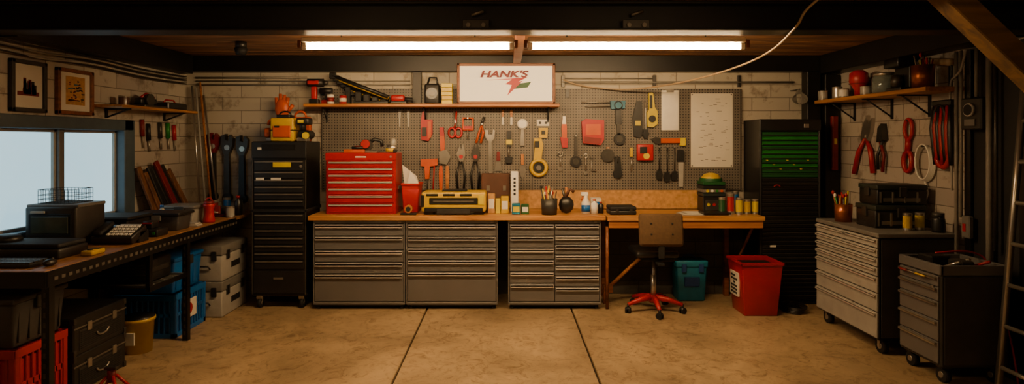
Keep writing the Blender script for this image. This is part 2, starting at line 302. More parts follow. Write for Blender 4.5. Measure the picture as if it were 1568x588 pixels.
for x in (.06,w-.06):
    for y in (.06,.39):
        o.cyl((x-.018,y,.05),(x+.018,y,.05),.05,BLKM,n=18); o.cyl((x-.02,y,.05),(x+.02,y,.05),.022,STL,n=12); o.box((x-.03,y-.03,.09),(x+.03,y+.03,.135),STL,.003); o.box((x-.026,y-.014,.05),(x-.02,y+.014,.11),STL,.001); o.box((x+.02,y-.014,.05),(x+.026,y+.014,.11),STL,.001)
o.done()
o=O('orange_power_tool_case'); o.M=TR(-.03,0); o.box((-2.38,6.12,1.69),(-2.14,6.38,1.93),YEL,.015,2); o.box((-2.35,6.105,1.73),(-2.17,6.125,1.85),ORG,.006); o.box((-2.33,6.15,1.93),(-2.19,6.3,1.965),BLKP,.01,2); o.box((-2.385,6.11,1.80),(-2.135,6.39,1.81),BLKP,.002)
o.ring((-2.26,6.22,1.96),.06,.009,BLKP,'y',12,.04,0,180); o.box((-2.33,6.098,1.83),(-2.28,6.106,1.85),BLKP,.001); o.done()
o=O('jigsaw'); o.box((-2.50,6.25,1.69),(-2.44,6.4,1.73),STL,.003); o.box((-2.51,6.2,1.73),(-2.44,6.42,1.83),ORG,.02,2); o.ring((-2.475,6.31,1.86),.06,.018,ORG,'x',14,.05,0,180); o.done()
o=O('orange_work_gloves')
o.sph((-2.41,6.45,2.04),(.08,.04,.11),ORG)
for i,(dx,h) in enumerate(((-.055,.10),(-.018,.14),(.018,.13),(.05,.1))): o.tube([(-2.41+dx,6.45,2.06),(-2.41+dx*1.2,6.46,2.06+h)],.019,ORG)
o.tube([(-2.35,6.45,2.01),(-2.29,6.44,2.08)],.021,ORG); o.box((-2.46,6.425,1.69),(-2.36,6.47,1.99),BRN,.01); o.done()
o=O('angle_grinder'); x=-2.04
o.cyl((x-.05,6.15,1.76),(x-.05,6.4,1.76),.05,BLKP); o.box((x-.1,6.12,1.69),(x,6.24,1.73),STL,.005); o.cyl((x-.05,6.16,1.80),(x-.05,6.16,1.90),.035,BLKP); o.box((x-.1,6.1,1.86),(x+.03,6.24,1.93),BLKP,.015,2); o.cyl((x+.0,6.09,1.75),(x+.0,6.11,1.75),.035,YELL); o.box((x-.08,6.095,1.88),(x-.02,6.1,1.91),YELL,.001); o.done()
o=O('orange_storage_bin'); o.box((-2.28,6.42,1.69),(-2.10,6.49,1.95),ORG,.01); o.ring((-2.2,6.415,1.95),.06,.012,ORG,'y',12,.06,0,180); o.done()
# tall black/green cabinet
D=6.2; x0=X(1163,D); w=X(1255,D)-x0; o=O('tall_parts_drawer_cabinet',TR(x0,D))
o.box((0,0,.05),(w,.42,1.92),BLK,.006); o.box((.02,.02,0),(w-.02,.4,.05),BLKM,.003); o.box((-.004,-.02,1.80),(w+.004,.0,1.92),BLKP,.006)
for x in (0,w-.018): o.box((x,-.02,.05),(x+.018,0,1.80),BLKP,.003)
z=1.785; i=0
while z>.1:
    h=.047 if z>1.3 else .043
    m=(GRN if i%3 else GRND) if z>1.42 else (BLKP)
    pm=GRN if z>1.42 else PULLD
    if 1.34<z<1.42: m=GRND
    o.box((.022,-.012,z-h+.006),(w-.022,.002,z),m,.003); o.box((.022,-.022,z-.010),(w-.022,-.010,z-.005),pm,.002)
    if z>1.42: o.box((.03,-.0135,z-h+.008),(w-.03,-.011,z-h+.018),BLKM,0)
    z-=h; i+=1
o.ring((.17,-.03,1.22),.03,.006,RED,'y',10,.02,10,170); o.box((.1,-.026,.6),(.16,-.02,.62),PAP,0); o.box((.45,-.028,1.83),(.5,-.02,1.87),STL,.001)
for k in range(7): o.box((.06+.07*k,-.024,1.49-.045*(k%3)),(.08+.07*k,-.012,1.50-.045*(k%3)),YELL,0)
o.done()
# right grey cabinet
o=O('grey_rolling_workbench_cabinet',TR(2.94,5.66,0,-90)); w=.93; dp=.62
o.box((0,0,.12),(w,dp,.93),BLK,.004); o.box((-.01,-.012,.93),(w+.01,dp+.005,.965),GRYP,.006); o.box((w,.02,.14),(w+.006,dp-.02,.92),TOTE,.002)
drawers(o,.0,w,.13,.925,[.9,.85,.85,.85,1.5,1.7,2.4],GRYL,ALU,-.012,.018,.012,.009)
o.box((w*.5,-.03,.895),(w*.5+.05,-.02,.905),STL,.001)
for x in (.07,w-.07):
    for y in (.07,dp-.07):
        o.cyl((x,y-.02,.058),(x,y+.02,.058),.058,BLKM,n=20); o.cyl((x,y-.024,.058),(x,y+.024,.058),.026,STL,n=12); o.box((x-.035,y-.035,.112),(x+.035,y+.035,.125),STL,.003); o.box((x-.015,y-.03,.05),(x+.015,y-.024,.115),STL,.001)
o.done()
o=O('grey_tool_cart',TR(3.02,4.60,0,-90)); w=.44; dp=.47
o.box((0,0,.12),(w,dp,.76),GREYD,.008); o.box((w,.02,.14),(w+.004,dp-.02,.75),TOTE,.002)
o.box((0,-.01,.76),(w,.02,.83),GREY,.006); o.box((0,dp-.02,.76),(w,dp,.83),GREY,.006); o.box((0,0,.76),(.015,dp,.83),GREY,.004); o.box((w-.015,0,.76),(w,dp,.83),GREY,.004)
drawers(o,.015,w-.015,.14,.755,[.7,.9,1.2,1.3,1.4],GREY,STL,-.012,.02,.01)
o.tube([(.06,-.04,.735),(.14,-.04,.735)],.009,REDD); o.tube([(.14,-.04,.735),(.22,-.04,.735)],.005,STL); o.tube([(.24,-.045,.735),(.34,-.045,.735)],.007,YEL); o.cyl((.38,-.03,.67),(.38,-.01,.67),.012,STL)
for x,y in ((.1,.2),(.2,.3),(.3,.15),(.28,.38)): o.tube([(x-.06,y,.775),(x+.07,y+.03,.84)],.011,random.choice([STL,BLKP,REDP]))
o.box((.05,.1,.76),(.2,.25,.85),BLKP,.01); o.box((.22,.2,.76),(.36,.3,.84),STLD,.01)
for x in (.06,w-.06):
    for y in (.06,dp-.06):
        o.cyl((x,y-.02,.052),(x,y+.02,.052),.052,BLKM,n=20); o.cyl((x,y-.024,.052),(x,y+.024,.052),.022,STL,n=12); o.box((x-.035,y-.035,.10),(x+.035,y+.035,.125),BLKP,.003)
o.done()
o=O('red_air_hose'); o.tube(smooth([(3.15,4.4,.875),(3.3,4.38,.89),(3.45,4.42,.87),(3.535,4.4,.80),(3.53,4.3,.55),(3.535,4.2,.3),(3.52,4.12,.02)]),.007,REDP); o.done()
# ------------------------------------------------------------------ office chair
o=O('office_swivel_chair'); cx,cy=1.47,5.98
o.box((cx-.22,cy-.23,.565),(cx+.2,cy+.2,.63),BLKP,.03,3); o.box((cx-.16,cy-.2,.53),(cx+.16,cy+.16,.565),BLKM,.01)
bx=cx; by=cy-.29
M=Matrix.Translation((bx+.0,by,.85))@Matrix.Rotation(math.radians(-7),4,'X')
o.box((-.21,-.03,-.155),(.21,.04,.155),BEI,.06,4,M); o.box((-.19,-.036,-.135),(.19,-.028,.135),BEI,.02,2,M)
for sx in (-.1,.1):
    for sz in (-.04,.06): o.box((sx-.008,-.042,sz-.008),(sx+.008,-.034,sz+.008),BLKM,.002,1,M)
o.box((cx-.03,by-.035,.58),(cx+.03,by-.02,.80),BLKM,.006); o.box((cx-.03,by-.03,.51),(cx+.03,cy,.535),BLKM,.005)
o.cyl((cx,cy,.14),(cx,cy,.54),.016,STL); o.cyl((cx,cy,.12),(cx,cy,.36),.027,STL); o.cyl((cx,cy,.09),(cx,cy,.16),.045,REDP)
o.tube([(cx+.05,cy,.52),(cx+.24,cy-.02,.51)],.008,BLKP)
for i in range(5):
    a=math.radians(-100+72*i+8); ex,ey=cx+.28*math.cos(a),cy+.28*math.sin(a)
    o.tube([(cx,cy,.14),(cx+.14*math.cos(a),cy+.14*math.sin(a),.125),(ex,ey,.085)],[.032,.027,.018],REDP)
    o.cyl((ex,ey,.05),(ex,ey,.09),.012,BLKP)
    b=a+.9
    for sgn in (-1,1):
        c=Vector((ex-math.sin(b)*.016*sgn,ey+math.cos(b)*.016*sgn,.03)); dd=Vector((-math.sin(b),math.cos(b),0))*.01; o.cyl(c-dd,c+dd,.03,BLKM,n=16)
    o.sph((ex,ey,.045),(.028,.028,.02),BLKP)
o.done()
def open_bin(o,x0,x1,y0,y1,z0,z1,m,tp=.03,rim=.02):
    o.box((x0,y0,z0),(x1,y1,z1-.05),m,.01,2,None,tp,tp)
    t=.008
    for a,b in (((x0,y0),(x1,y0+t)),((x0,y1-t),(x1,y1)),((x0,y0),(x0+t,y1)),((x1-t,y0),(x1,y1))): o.box((a[0],a[1],z1-.06),(b[0],b[1],z1),m,.002)
    r=rim
    for a,b in (((x0-r,y0-r),(x1+r,y0)),((x0-r,y1),(x1+r,y1+r)),((x0-r,y0-r),(x0,y1+r)),((x1,y0-r),(x1+r,y1+r))): o.box((a[0],a[1],z1-.025),(b[0],b[1],z1),m,.004)
o=O('red_waste_bin'); open_bin(o,2.27,2.66,5.76,6.14,0,.52,RED,.035,.015)
o.box((2.265,5.86,.17),(2.282,6.06,.40),PAP,0,1,Matrix.Identity(4))
for r_ in range(6):
    for c_ in range(3):
        if random.random()<.8: o.box((2.262,5.88+c_*.055,.19+r_*.033),(2.266,5.92+c_*.055,.21+r_*.033),BLKM,0)
o.box((2.28,5.77,.465),(2.65,6.13,.478),BLKM,.004); o.done()
o=O('blue_toolbox'); o.box((1.80,6.32,0),(2.12,6.54,.38),TEAL,.015,2,None,.02,.01); o.box((1.79,6.31,.36),(2.13,6.545,.43),TEAL,.012,2)
for x in (1.85,2.03): o.box((x,6.30,.31),(x+.05,6.32,.40),BLUD,.004)
o.box((1.88,6.31,.16),(2.04,6.325,.26),BLUD,.004); o.ring((1.96,6.44,.43),.07,.01,BLUD,'y',12,.04,0,180); o.done()
o=O('coiled_extension_cord')
for k in range(4): o.ring((2.84+.01*k,5.98,.012+.014*k),.09+.006*k,.009,BLKP,'z',22,.14)
o.done()
# ------------------------------------------------------------------ back shelf + items
SH=2.09
o=O('pine_shelf'); o.box((X(464,6.36),6.36,SH-.032),(X(857,6.36),PEG-.001,SH),WOODS,.004)
for u in (496,650,840): x=X(u,6.5); o.box((x-.008,6.44,SH-.045),(x+.008,6.61,SH-.033),BLKM,.001); o.box((x-.008,6.60,SH-.19),(x+.008,6.615,SH-.035),BLKM,.001); o.tube([(x,6.46,SH-.045),(x,6.61,SH-.17)],.006,BLKM,6)
o.done()
d=6.4
o=O('cordless_drill'); x=X(483,d)
o.box((x-.08,d+.02,SH),(x+.02,d+.1,SH+.055),BLKP,.008); o.box((x-.06,d+.03,SH+.05),(x-.0,d+.08,SH+.19),REDP,.012,2); o.cyl((x-.1,d+.055,SH+.23),(x+.07,d+.055,SH+.23),.045,BLKP); o.cyl((x+.07,d+.055,SH+.23),(x+.12,d+.055,SH+.23),.03,STLD,.018); o.box((x-.09,d+.005,SH+.21),(x+.03,d+.02,SH+.25),REDP,.004); o.done()
o=O('cordless_impact_driver'); x=X(491,d)
o.box((x-.03,d+.11,SH),(x+.07,d+.17,SH+.05),REDP,.008); o.box((x,d+.12,SH+.05),(x+.04,d+.16,SH+.13),BLKP,.01); o.cyl((x-.05,d+.145,SH+.15),(x+.08,d+.145,SH+.15),.035,BLKP); o.done()
for u,c,h in ((505,WHT,.1),(524,REDP,.09)):
    o=O('small_paint_tin'); x=X(u,d); o.cyl((x,d+.03,SH),(x,d+.03,SH+h),.038,c); o.cyl((x,d+.03,SH+h*.25),(x,d+.03,SH+h*.7),.0388,REDD if c is WHT else PAP); o.cyl((x,d+.03,SH+h),(x,d+.03,SH+h+.006),.034,STL); o.done()
o=O('bundle_of_clamp_bars')
for i in range(7):
    yy=d+.09+.013*i
    a=(X(506,d)+i*.035,yy,SH+.31-i*.03); b=(X(592,d),yy,SH+.03+.016*(6-i)*.5)
    o.tube([a,b],.022,[BLKP,YEL,BLKP,BLK,BLKP,YEL,BLKP][i]); o.box((a[0]-.035,yy-.02,a[2]-.035),(a[0]+.035,yy+.02,a[2]+.035),BLKP,.008)
o.box((X(538,d),d+.08,SH),(X(592,d),d+.18,SH+.035),BLKP,.005); o.box((X(522,d)+.02,d+.09,SH),(X(532,d),d+.17,SH+.19),BLKP,.004)
for k in range(4): o.box((X(540+13*k,d),d+.075,SH+.03),(X(550+13*k,d),d+.18,SH+.14-.028*k),BLKP,.01)
o.done()
o=O('orbital_sander'); o.box((X(596,d),d+.03,SH),(X(622,d),d+.12,SH+.035),BLKP,.008); o.box((X(597,d),d+.03,SH+.03),(X(618,d),d+.11,SH+.1),REDP,.02,2); o.cyl((X(616,d),d+.07,SH+.055),(X(630,d),d+.07,SH+.05),.022,BLKP); o.done()
o=O('shop_radio'); o.box((X(649,d),d+.03,SH),(X(672,d),d+.17,SH+.22),BLKP,.02,2); o.ed(661,143,9,d+.022,d+.04,BLK); o.ed(661,143,5,d+.018,d+.03,STLD)
o.tube([(X(652,d),d+.1,SH+.2),(X(656,d),d+.1,SH+.29),(X(666,d),d+.1,SH+.29),(X(669,d),d+.1,SH+.2)],.012,BLKP); o.done()
o=O('yellow_parts_boxes')
for i in range(5): o.box((X(675,d)+random.uniform(0,.008),d+.03,SH+i*.045),(X(692,d),d+.15,SH+i*.045+.043),YEL if i%2 else YELL,.003)
o.done()
SGN=mat('sign_face','d8d0bc',.6,0,.04,3,0,('ffe0b0',.6))  # slight emission in the flat sign face imitates its bright, lit look
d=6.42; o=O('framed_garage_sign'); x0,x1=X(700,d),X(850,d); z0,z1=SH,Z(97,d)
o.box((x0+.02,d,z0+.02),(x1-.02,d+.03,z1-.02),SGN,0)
for a,b,c,e in ((x0,x1,z1-.028,z1),(x0,x1,z0,z0+.028),(x0,x0+.028,z0,z1),(x1-.028,x1,z0,z1)): o.box((a,d-.02,c),(b,d+.05,e),FRM,.005)
cx_=(x0+x1)/2+.03; cz=(z0+z1)/2
def sg(pts,m,yy): o.prism([(cx_+a,cz+b) for a,b in pts],d-yy,d+.001,m)
sg([(-.26,.035),(.20,.07),(.10,.02),(.15,.03),(-.02,-.13),(.03,-.015),(-.04,-.005),(.03,.045)],REDP,.004)
sg([(.10,-.0),(.24,.02),(.20,-.04),(.06,-.055)],GRND,.003)
sign=o.done()
tx=bpy.data.curves.new('lettering','FONT'); tx.body="HANK'S"; tx.size=.12; tx.extrude=.003; tx.offset=.004; tx.align_x='CENTER'; tx.shear=.25
to=bpy.data.objects.new('lettering',tx); bpy.context.scene.collection.objects.link(to); to.rotation_euler=(math.radians(90),0,0); to.location=(-.03,-.045,.285); to.scale=(1.2,.8,1); tx.materials.append(REDD); to.parent=sign
# ------------------------------------------------------------------ pegboard tools
P0=PEG
def tool(name): return O(name)
T=6.585
def hook(o,u,v): o.ed(u,v,1.3,P0-.05,P0,STL,8)
for u in (612,625):
    o=tool('screwdriver'); o.ep([(u-2.2,168),(u+2.2,168),(u+1.8,181),(u-1.8,181)],T,P0,GRYL); o.ep([(u-1,181),(u+1,181),(u+.8,194),(u-.8,194)],T+.015,P0,STL); o.done()
o=tool('red_utility_knife'); o.ep([(644,187),(647,170),(650,170),(650,183),(662,183),(662,205),(656,216),(645,214)],T,P0,REDP); o.ep([(646,195),(653,195),(653,209),(646,209)],T-.01,T,BLKP); o.ep([(655,186),(660,186),(660,210),(655,213)],T-.012,T,ORG); o.done()
o=tool('axe'); o.ep([(673,195),(679,195),(681,220),(680,249),(676,249),(674,222)],T,P0,ORG); o.ep([(672,232),(684,229),(690,240),(684,252),(673,250)],T-.01,P0,STL); o.ep([(673,195),(679,195),(680,208),(674,208)],T-.006,P0,REDP); o.done()
o=tool('red_snips'); o.er(692,203,5,T,.012,REDP,7); o.er(702,203,5,T,.012,REDP,7); o.et([(695,197),(698,188),(699,170)],T,.009,REDP); o.et([(700,197),(697,188),(695,170)],T,.009,STL); hook(o,697,186); o.done()
o=tool('c_clamp'); o.et([(709,181),(724,181),(724,198),(709,198)],T,.014,ORG,8,True); o.et([(716,198),(716,214)],T,.008,STL); o.ep([(709,193),(724,193),(724,200),(709,200)],T,P0,REDP); hook(o,716,181); o.done()
o=tool('pliers'); o.et([(737,192),(741,179)],T,.014,STLD); o.et([(737,192),(733,205),(729,219)],T,[.008,.014,.013],ORG); o.et([(738,192),(740,203),(736,219)],T,[.008,.014,.013],ORG); hook(o,738,190); o.done()
o=tool('adjustable_wrench'); o.ep([(748,213),(753,213),(754,262),(748,262)],T+.01,P0,STL); o.ep([(743,199),(747,199),(748,206),(754,206),(755,198),(758,200),(757,212),(753,217),(747,216),(743,209)],T,P0,STL); o.ed(751,262,3.5,T+.008,P0,STL); o.done()
for u in (770,783):
    o=tool('chisel'); o.ep([(u-2,168),(u+2,168),(u+1.5,179),(u-1.5,179)],T,P0,WOODS); o.ep([(u-1.5,179),(u+1.5,179),(u+2,191),(u-2,191)],T+.02,P0,STL); o.done()
o=tool('torque_driver'); o.ep([(776,200),(783,200),(783,225),(776,225)],T,P0,BLKP); o.ep([(775,214),(784,214),(784,221),(775,221)],T-.006,P0,YELL); o.et([(779,225),(779,240)],T,.008,STL); o.ep([(773,240),(785,240),(784,250),(774,250)],T,P0,BLKP); o.done()
o=tool('dial_gauge'); o.ed(800,190,8,T,P0,STL); o.ed(800,190,6,T-.004,T,WHT); o.ep([(798,197),(802,197),(803,223),(797,223)],T,P0,STL); hook(o,800,184); o.done()
o=tool('small_label_card'); o.eb(822,183,841,193,T+.02,P0,PAP,.001); o.ed(827,188,2,T+.015,T+.02,BLKP); o.ed(836,188,2,T+.015,T+.02,BLKP); o.done()
o=tool('yellow_knife_holster'); o.ep([(825,196),(839,196),(838,211),(826,211)],T,P0,YEL); o.eb(829,200,835,206,T-.004,T,BLKP,.001); o.done()
o=tool('yellow_tape_dispenser'); o.er(825,257,11.5,T,.022,YEL); o.ed(825,257,10,T+.01,P0,BLKM); o.ep([(818,212),(829,212),(832,222),(829,244),(817,248),(819,226)],T-.012,P0,YEL); o.eb(819,216,826,226,T-.02,T-.012,BLKP,.002); o.ed(825,257,4,T,T+.012,STL); o.done()
o=tool('paint_brush'); o.ep([(862,178),(866,178),(868,196),(868,226),(862,226),(860,196)],T+.005,P0,ORG); o.ep([(862,178),(866,178),(867,190),(861,190)],T,P0,WHT); o.ep([(858,210),(870,212),(869,226),(861,226)],T,P0,REDP); o.done()
def paddle(name,u,v0,v1,r,m1,m2):
    o=tool(name); o.ep([(u-2,v0),(u+2,v0),(u+2.5,v1-r),(u-2.5,v1-r)],T+.01,P0,m1); o.ed(u,v1-r,r,T,P0,m2); o.ed(u,v1-r,r*.55,T-.005,T,STLD); hook(o,u,v0+2); o.done()
paddle('mallet',882,206,256,8.5,STLD,BLKP)
paddle('inspection_mirror',931,225,248,10,WOODS,STLD)
o=tool('red_first_aid_box'); o.ep([(891,186),(897,182),(925,184),(925,214),(920,222),(893,219)],T-.03,P0,REDP); o.ep([(894,209),(922,212),(919,221),(894,218)],T-.036,T-.03,REDD); o.eb(897,190,920,207,T-.034,T-.03,ORG,.001); o.done()
o=tool('bar_clamp'); o.et([(890,157),(934,157)],T,.006,STL); o.et([(896,163),(934,163)],T,.005,STL); o.ep([(935,154),(958,154),(957,166),(936,167)],T-.01,P0,TEAL); o.er(947,161,6,T-.015,.006,BLKP); o.ep([(943,166),(951,166),(952,190),(943,190)],T,P0,BLKP); o.ep([(945,190),(950,190),(950,206),(945,206)],T,P0,STLD); o.ed(949,213,9,T,P0,BLKP); o.ed(949,213,5,T-.006,T,STLD); o.done()
o=tool('plumb_bob'); o.et([(946,238),(946,250)],T,.006,STLD); o.ep([(942,240),(950,240),(952,262),(947,272),(941,262)],T,P0,BLKP); o.ed(946,266,7,T-.004,P0,BLKP); o.done()
o=tool('torpedo_level'); o.ep([(975,155),(983,155),(984,205),(981,211),(971,209),(969,180)],T,P0,BLKP); o.ep([(973,185),(981,185),(981,192),(973,192)],T-.004,T,YELL); o.done()
o=tool('ratchet'); o.et([(988,155),(988,165)],T,.008,STL); o.ed(989,205,5,T,P0,BLKP); o.ep([(985,198),(993,198),(992,212),(986,212)],T+.004,P0,BLKP); o.ep([(987,155),(989,155),(990,200),(988,200)],T+.01,P0,STL); o.done()
o=tool('yellow_caulking_gun'); o.ep([(994,142),(1000,142),(1003,165),(1007,170),(1007,190),(1000,195),(992,194),(991,172),(994,168)],T-.01,P0,YELL); o.ed(999,182,5.5,T-.018,T-.01,BLKP); o.eb(995,146,999,166,T-.016,T-.01,BLKP,.001); o.done()
o=tool('white_clipboard'); o.eb(1013,138,1040,200,T+.015,P0,WHT,.02,4); o.eb(1021,136,1032,141,T+.005,P0,STL,.003); o.done()
o=tool('tape_measure'); o.eb(976,221,1001,246,T-.03,P0,REDP,.012,3); o.eb(980,225,991,235,T-.035,T-.03,BLKP,.002); o.ed(990,239,5,T-.034,T-.03,YELL); o.done()
o=tool('claw_hammer'); o.ep([(1012,212),(1046,212),(1046,219),(1012,219)],T,P0,ORG); o.ep([(998,213),(1004,210),(1012,211),(1012,221),(1005,220),(1001,217)],T-.01,P0,STLD); o.eb(1042,211,1050,223,T-.01,P0,YELL,.002); o.done()
for u,v in ((1010,275),(1022,278),(1033,276)):
    o=tool('socket_wrench'); o.et([(u,224),(u,v-14)],T+.012,.008,STLD); o.ep([(u-3,v-14),(u+3,v-14),(u+5,v-8),(u+4,v),(u-4,v),(u-5,v-8)],T,P0,BLKP); hook(o,u,225); o.done()
o=tool('wide_brush'); o.ep([(1038,232),(1040,229),(1046,229),(1048,232),(1048,248),(1038,248)],T,P0,BLKP); o.ep([(1039,248),(1047,248),(1046,286),(1040,286)],T+.008,P0,GRYL); o.done()
o=tool('orange_glue_gun'); o.ep([(644,244),(670,243),(670,253),(658,255),(657,274),(651,274),(650,255),(644,254)],T-.01,P0,ORG); o.et([(665,254),(663,292)],T,.008,REDP); o.et([(654,272),(654,292)],T,.007,STLD); o.done()
for u in (675,685):
    o=tool('hand_file'); o.ep([(u-2,254),(u+2,254),(u+3,266),(u+2,292),(u-2,292),(u-3,266)],T+.006,P0,ORG if u<680 else WOODS); o.done()
for du in (0,22):
    o=tool('bolt_cutter'); u=704+du
    o.ep([(u-5,236),(u,222),(u+2,230),(u+5,219),(u+9,236),(u+5,248),(u,248)],T-.008,P0,STL if du==0 else STLD); o.et([(u,247),(u-5,268),(u-3,291)],T-.01,[.008,.013,.013],BLKP); o.et([(u+3,247),(u+8,268),(u+6,291)],T-.01,[.008,.013,.013],BLKP); o.ed(u+2,240,3,T-.016,T-.008,REDP); o.done()
o=tool('putty_knife'); o.ep([(761,232),(765,232),(766,246),(760,246)],T,P0,REDD); o.ep([(760,246),(766,246),(769,262),(757,262)],T+.02,P0,STL); o.done()
o=tool('combination_wrench'); o.et([(858,240),(858,256)],T+.02,.008,STL); o.er(858,236,3.5,T+.02,.008,STL); o.ed(858,259,3.5,T+.012,P0,STL); hook(o,858,235); o.done()
o=tool('hex_key'); o.et([(906,240),(906,262),(913,262)],T+.02,.006,STL); hook(o,906,241); o.done()
o=tool('trowel'); o.ep([(798,236),(802,236),(802,252),(798,252)],T,P0,WOODS); o.ep([(797,252),(803,252),(805,262),(800,276),(795,262)],T+.02,P0,STL); o.done()
o=tool('nut_driver'); o.ep([(965,226),(969,226),(969,240),(965,240)],T,P0,YEL); o.et([(967,240),(967,262)],T+.02,.007,STL); o.done()
o=tool('combination_wrench'); o.et([(897,242),(897,262)],T+.02,.007,STL); o.er(897,239,3,T+.02,.007,STL); o.ed(897,265,3,T+.012,P0,STL); o.done()
o=tool('wall_hook_card'); o.eb(866,137,872,150,T+.02,P0,BLKP,.001); o.done()
o=O('paper_wall_poster'); o.eb(1058,143,1122,256,P0-.004,P0,PAP,0)
for k in range(46):
    u=random.uniform(1063,1112); v=random.uniform(150,250); o.eb(u,v,u+random.uniform(2,8),v+.7,P0-.0055,P0-.003,GRYP,0)
for u in (1060,1120):
    for v in (145,254): o.ed(u,v,1,P0-.008,P0,STLD,8)
o.done()
for i,u in enumerate((325,347,370)):
    W=WALL-.001; t=6.61; o=O('pipe_wrench'); v=206+i*2
    o.ep([(u-4,v+26),(u+3,v+26),(u+4,v+92),(u+2,v+97),(u-3,v+97),(u-5,v+92)],t,W,BLKP if i!=1 else STLD)
    o.ep([(u-9,v),(u-2,v-3),(u-3,v+6),(u+2,v+8),(u+4,v-2),(u+9,v+4),(u+8,v+16),(u+3,v+28),(u-5,v+28),(u-9,v+16)],t-.015,W,REDD if i==0 else STLD); o.ed(u,v+18,4,t-.02,W,STL); o.ed(u,v+95,7,t-.005,W,BLKP); o.done()
# ------------------------------------------------------------------ worktop items
WT=.945
d=6.12; x0,x1=X(499,d),X(606,d); z1=Z(234,d); o=O('red_tool_chest'); w=x1-x0; o.M=TR(x0,d)
o.box((0,0,WT),(w,.36,z1),RED,.008); o.box((-.004,-.006,z1-.075),(w+.004,.0,z1),RED,.004); o.box((w*.42,-.01,z1-.05),(w*.58,-.004,z1-.035),PAP,.001)
hs=[1,1,1,1.1,1.1,1.3,1.4]; drawers(o,.02,w-.02,WT+.02,z1-.08,hs,RED,ALU,-.01,.014,.010)
o.cyl((w-.05,-.012,z1-.04),(w-.05,0,z1-.04),.012,STL); o.box((w,.1,WT+.25),(w+.015,.26,WT+.28),STL,.004); o.done()
zt=z1
o=O('circular_saw'); x=X(556,d); o.box((x-.08,d+.08,zt),(x+.12,d+.22,zt+.02),STL,.003); o.cyl((x,d+.12,zt+.075),(x,d+.15,zt+.075),.065,STLD,n=24); o.cyl((x,d+.09,zt+.09),(x,d+.12,zt+.09),.045,REDP,n=20); o.tube([(x+.03,d+.16,zt+.1),(x+.08,d+.17,zt+.14),(x+.15,d+.17,zt+.12),(x+.16,d+.17,zt+.06)],.02,BLKP); o.box((x-.12,d+.1,zt+.02),(x-.04,d+.2,zt+.07),REDP,.01); o.done()
o=O('cordless_grinder'); x=X(604,d); o.cyl((x-.09,d+.1,zt+.05),(x+.0,d+.1,zt+.05),.033,STL); o.cyl((x-.06,d+.1,zt+.012),(x-.06,d+.1,zt+.045),.05,YEL); o.box((x-.03,d+.06,zt),(x+.0,d+.15,zt+.035),BLKP,.006); o.sph((x-.03,d+.1,zt+.10),(.035,.03,.05),GRYL); o.done()
o=O('orange_tool_tray'); x=X(530,d); o.box((x-.03,d+.01,zt),(x+.18,d+.06,zt+.035),ORG,.006); o.cyl((x+.05,d+.04,zt+.05),(x+.16,d+.04,zt+.05),.016,BLKP); o.done()
o=O('red_parts_bin'); a_,b_=X(615,6.2),X(640,6.2); open_bin(o,a_,b_+.01,6.2,6.45,WT,WT+.31,REDP,.015,.01); o.prism([(a_+.01,WT+.3),(a_-.01,WT+.50),(b_-.03,WT+.38),(b_,WT+.28)],6.3,6.305,PAP); o.prism([(a_+.04,WT+.28),(a_+.08,WT+.44),(b_,WT+.3)],6.26,6.265,WHT); o.done()
o=O('roll_of_tape'); x=X(626,6.1); o.cyl((x,6.06,WT+.06),(x,6.12,WT+.06),.04,WOODS); o.cyl((x,6.055,WT+.06),(x,6.06,WT+.06),.025,BLKM); o.box((x-.08,6.05,WT),(x+.08,6.14,WT+.02),BLKP,.004); o.done()
d=6.06; o=O('yellow_thickness_planer'); x0,x1=X(645,d),X(744,d)
o.box((x0,d,WT+.03),(x1,d+.32,WT+.23),YEL,.02,3); o.box((x0+.08,d-.008,WT+.105),(x1-.08,d+.02,WT+.175),BLKP,.006); o.box((x0+.12,d-.014,WT+.135),(x1-.12,d+.0,WT+.145),STL,.002)
o.box((x0+.03,d-.012,WT+.03),(x1-.03,d+.1,WT+.075),BLKP,.008); o.box((x0+.16,d-.02,WT+.015),(x1-.16,d+.05,WT+.06),GREYD,.004); o.box((x0+.02,d+.03,WT),(x0+.12,d+.28,WT+.035),BLKP,.005); o.box((x1-.12,d+.03,WT),(x1-.02,d+.28,WT+.035),BLKP,.005)
for xa_ in (x0+.05,x0+.22,x0+.39): o.box((xa_,d-.006,WT+.19),(xa_+.12,d+.01,WT+.215),BLKP,.004)
o.box((x0-.004,d-.004,WT+.08),(x0+.03,d+.01,WT+.2),BLKP,.004)
o.box((x1-.08,d-.006,WT+.1),(x1-.02,d+.005,WT+.2),YELL,.004); o.box((x0+.2,d+.08,WT+.225),(x1-.2,d+.22,WT+.25),BLKP,.008); o.done()
o=O('brown_leather_case'); d=6.42; o.eb(737,266,781,310,d,d+.14,BRN,.008)
for u in (745,770): o.eb(u,284,u+5,292,d-.006,d,STL,.001)
o.box((X(740,d),d,WT),(X(779,d),d+.13,Z(309,d)),BLKP,.003); o.done()
def bottle(name,u,d,h,r,m,cap,neck=.4,z=WT,x=None):
    x=X(u,d) if x is None else x; o=O(name); o.lathe((x,d,z),[(0,0),(r,0),(r,h*.7),(r*neck,h*.82),(r*neck,h*.9),(0,h*.9)],m); o.cyl((x,d,z+h*.88),(x,d,z+h),r*neck*1.15,cap); o.done()
def boxy(name,u0,u1,d,h,dp,m,lab=None,z=WT):
    o=O(name); o.box((X(u0,d),d,z),(X(u1,d),d+dp,z+h),m,.004)
    if lab: o.box((X(u0,d)+.01,d-.002,z+h*.25),(X(u1,d)-.01,d,z+h*.75),lab,0)
    o.box((X(u0,d)+.004,d+.004,z+h),(X(u1,d)-.004,d+dp-.004,z+h+.003),m,0); o.done()
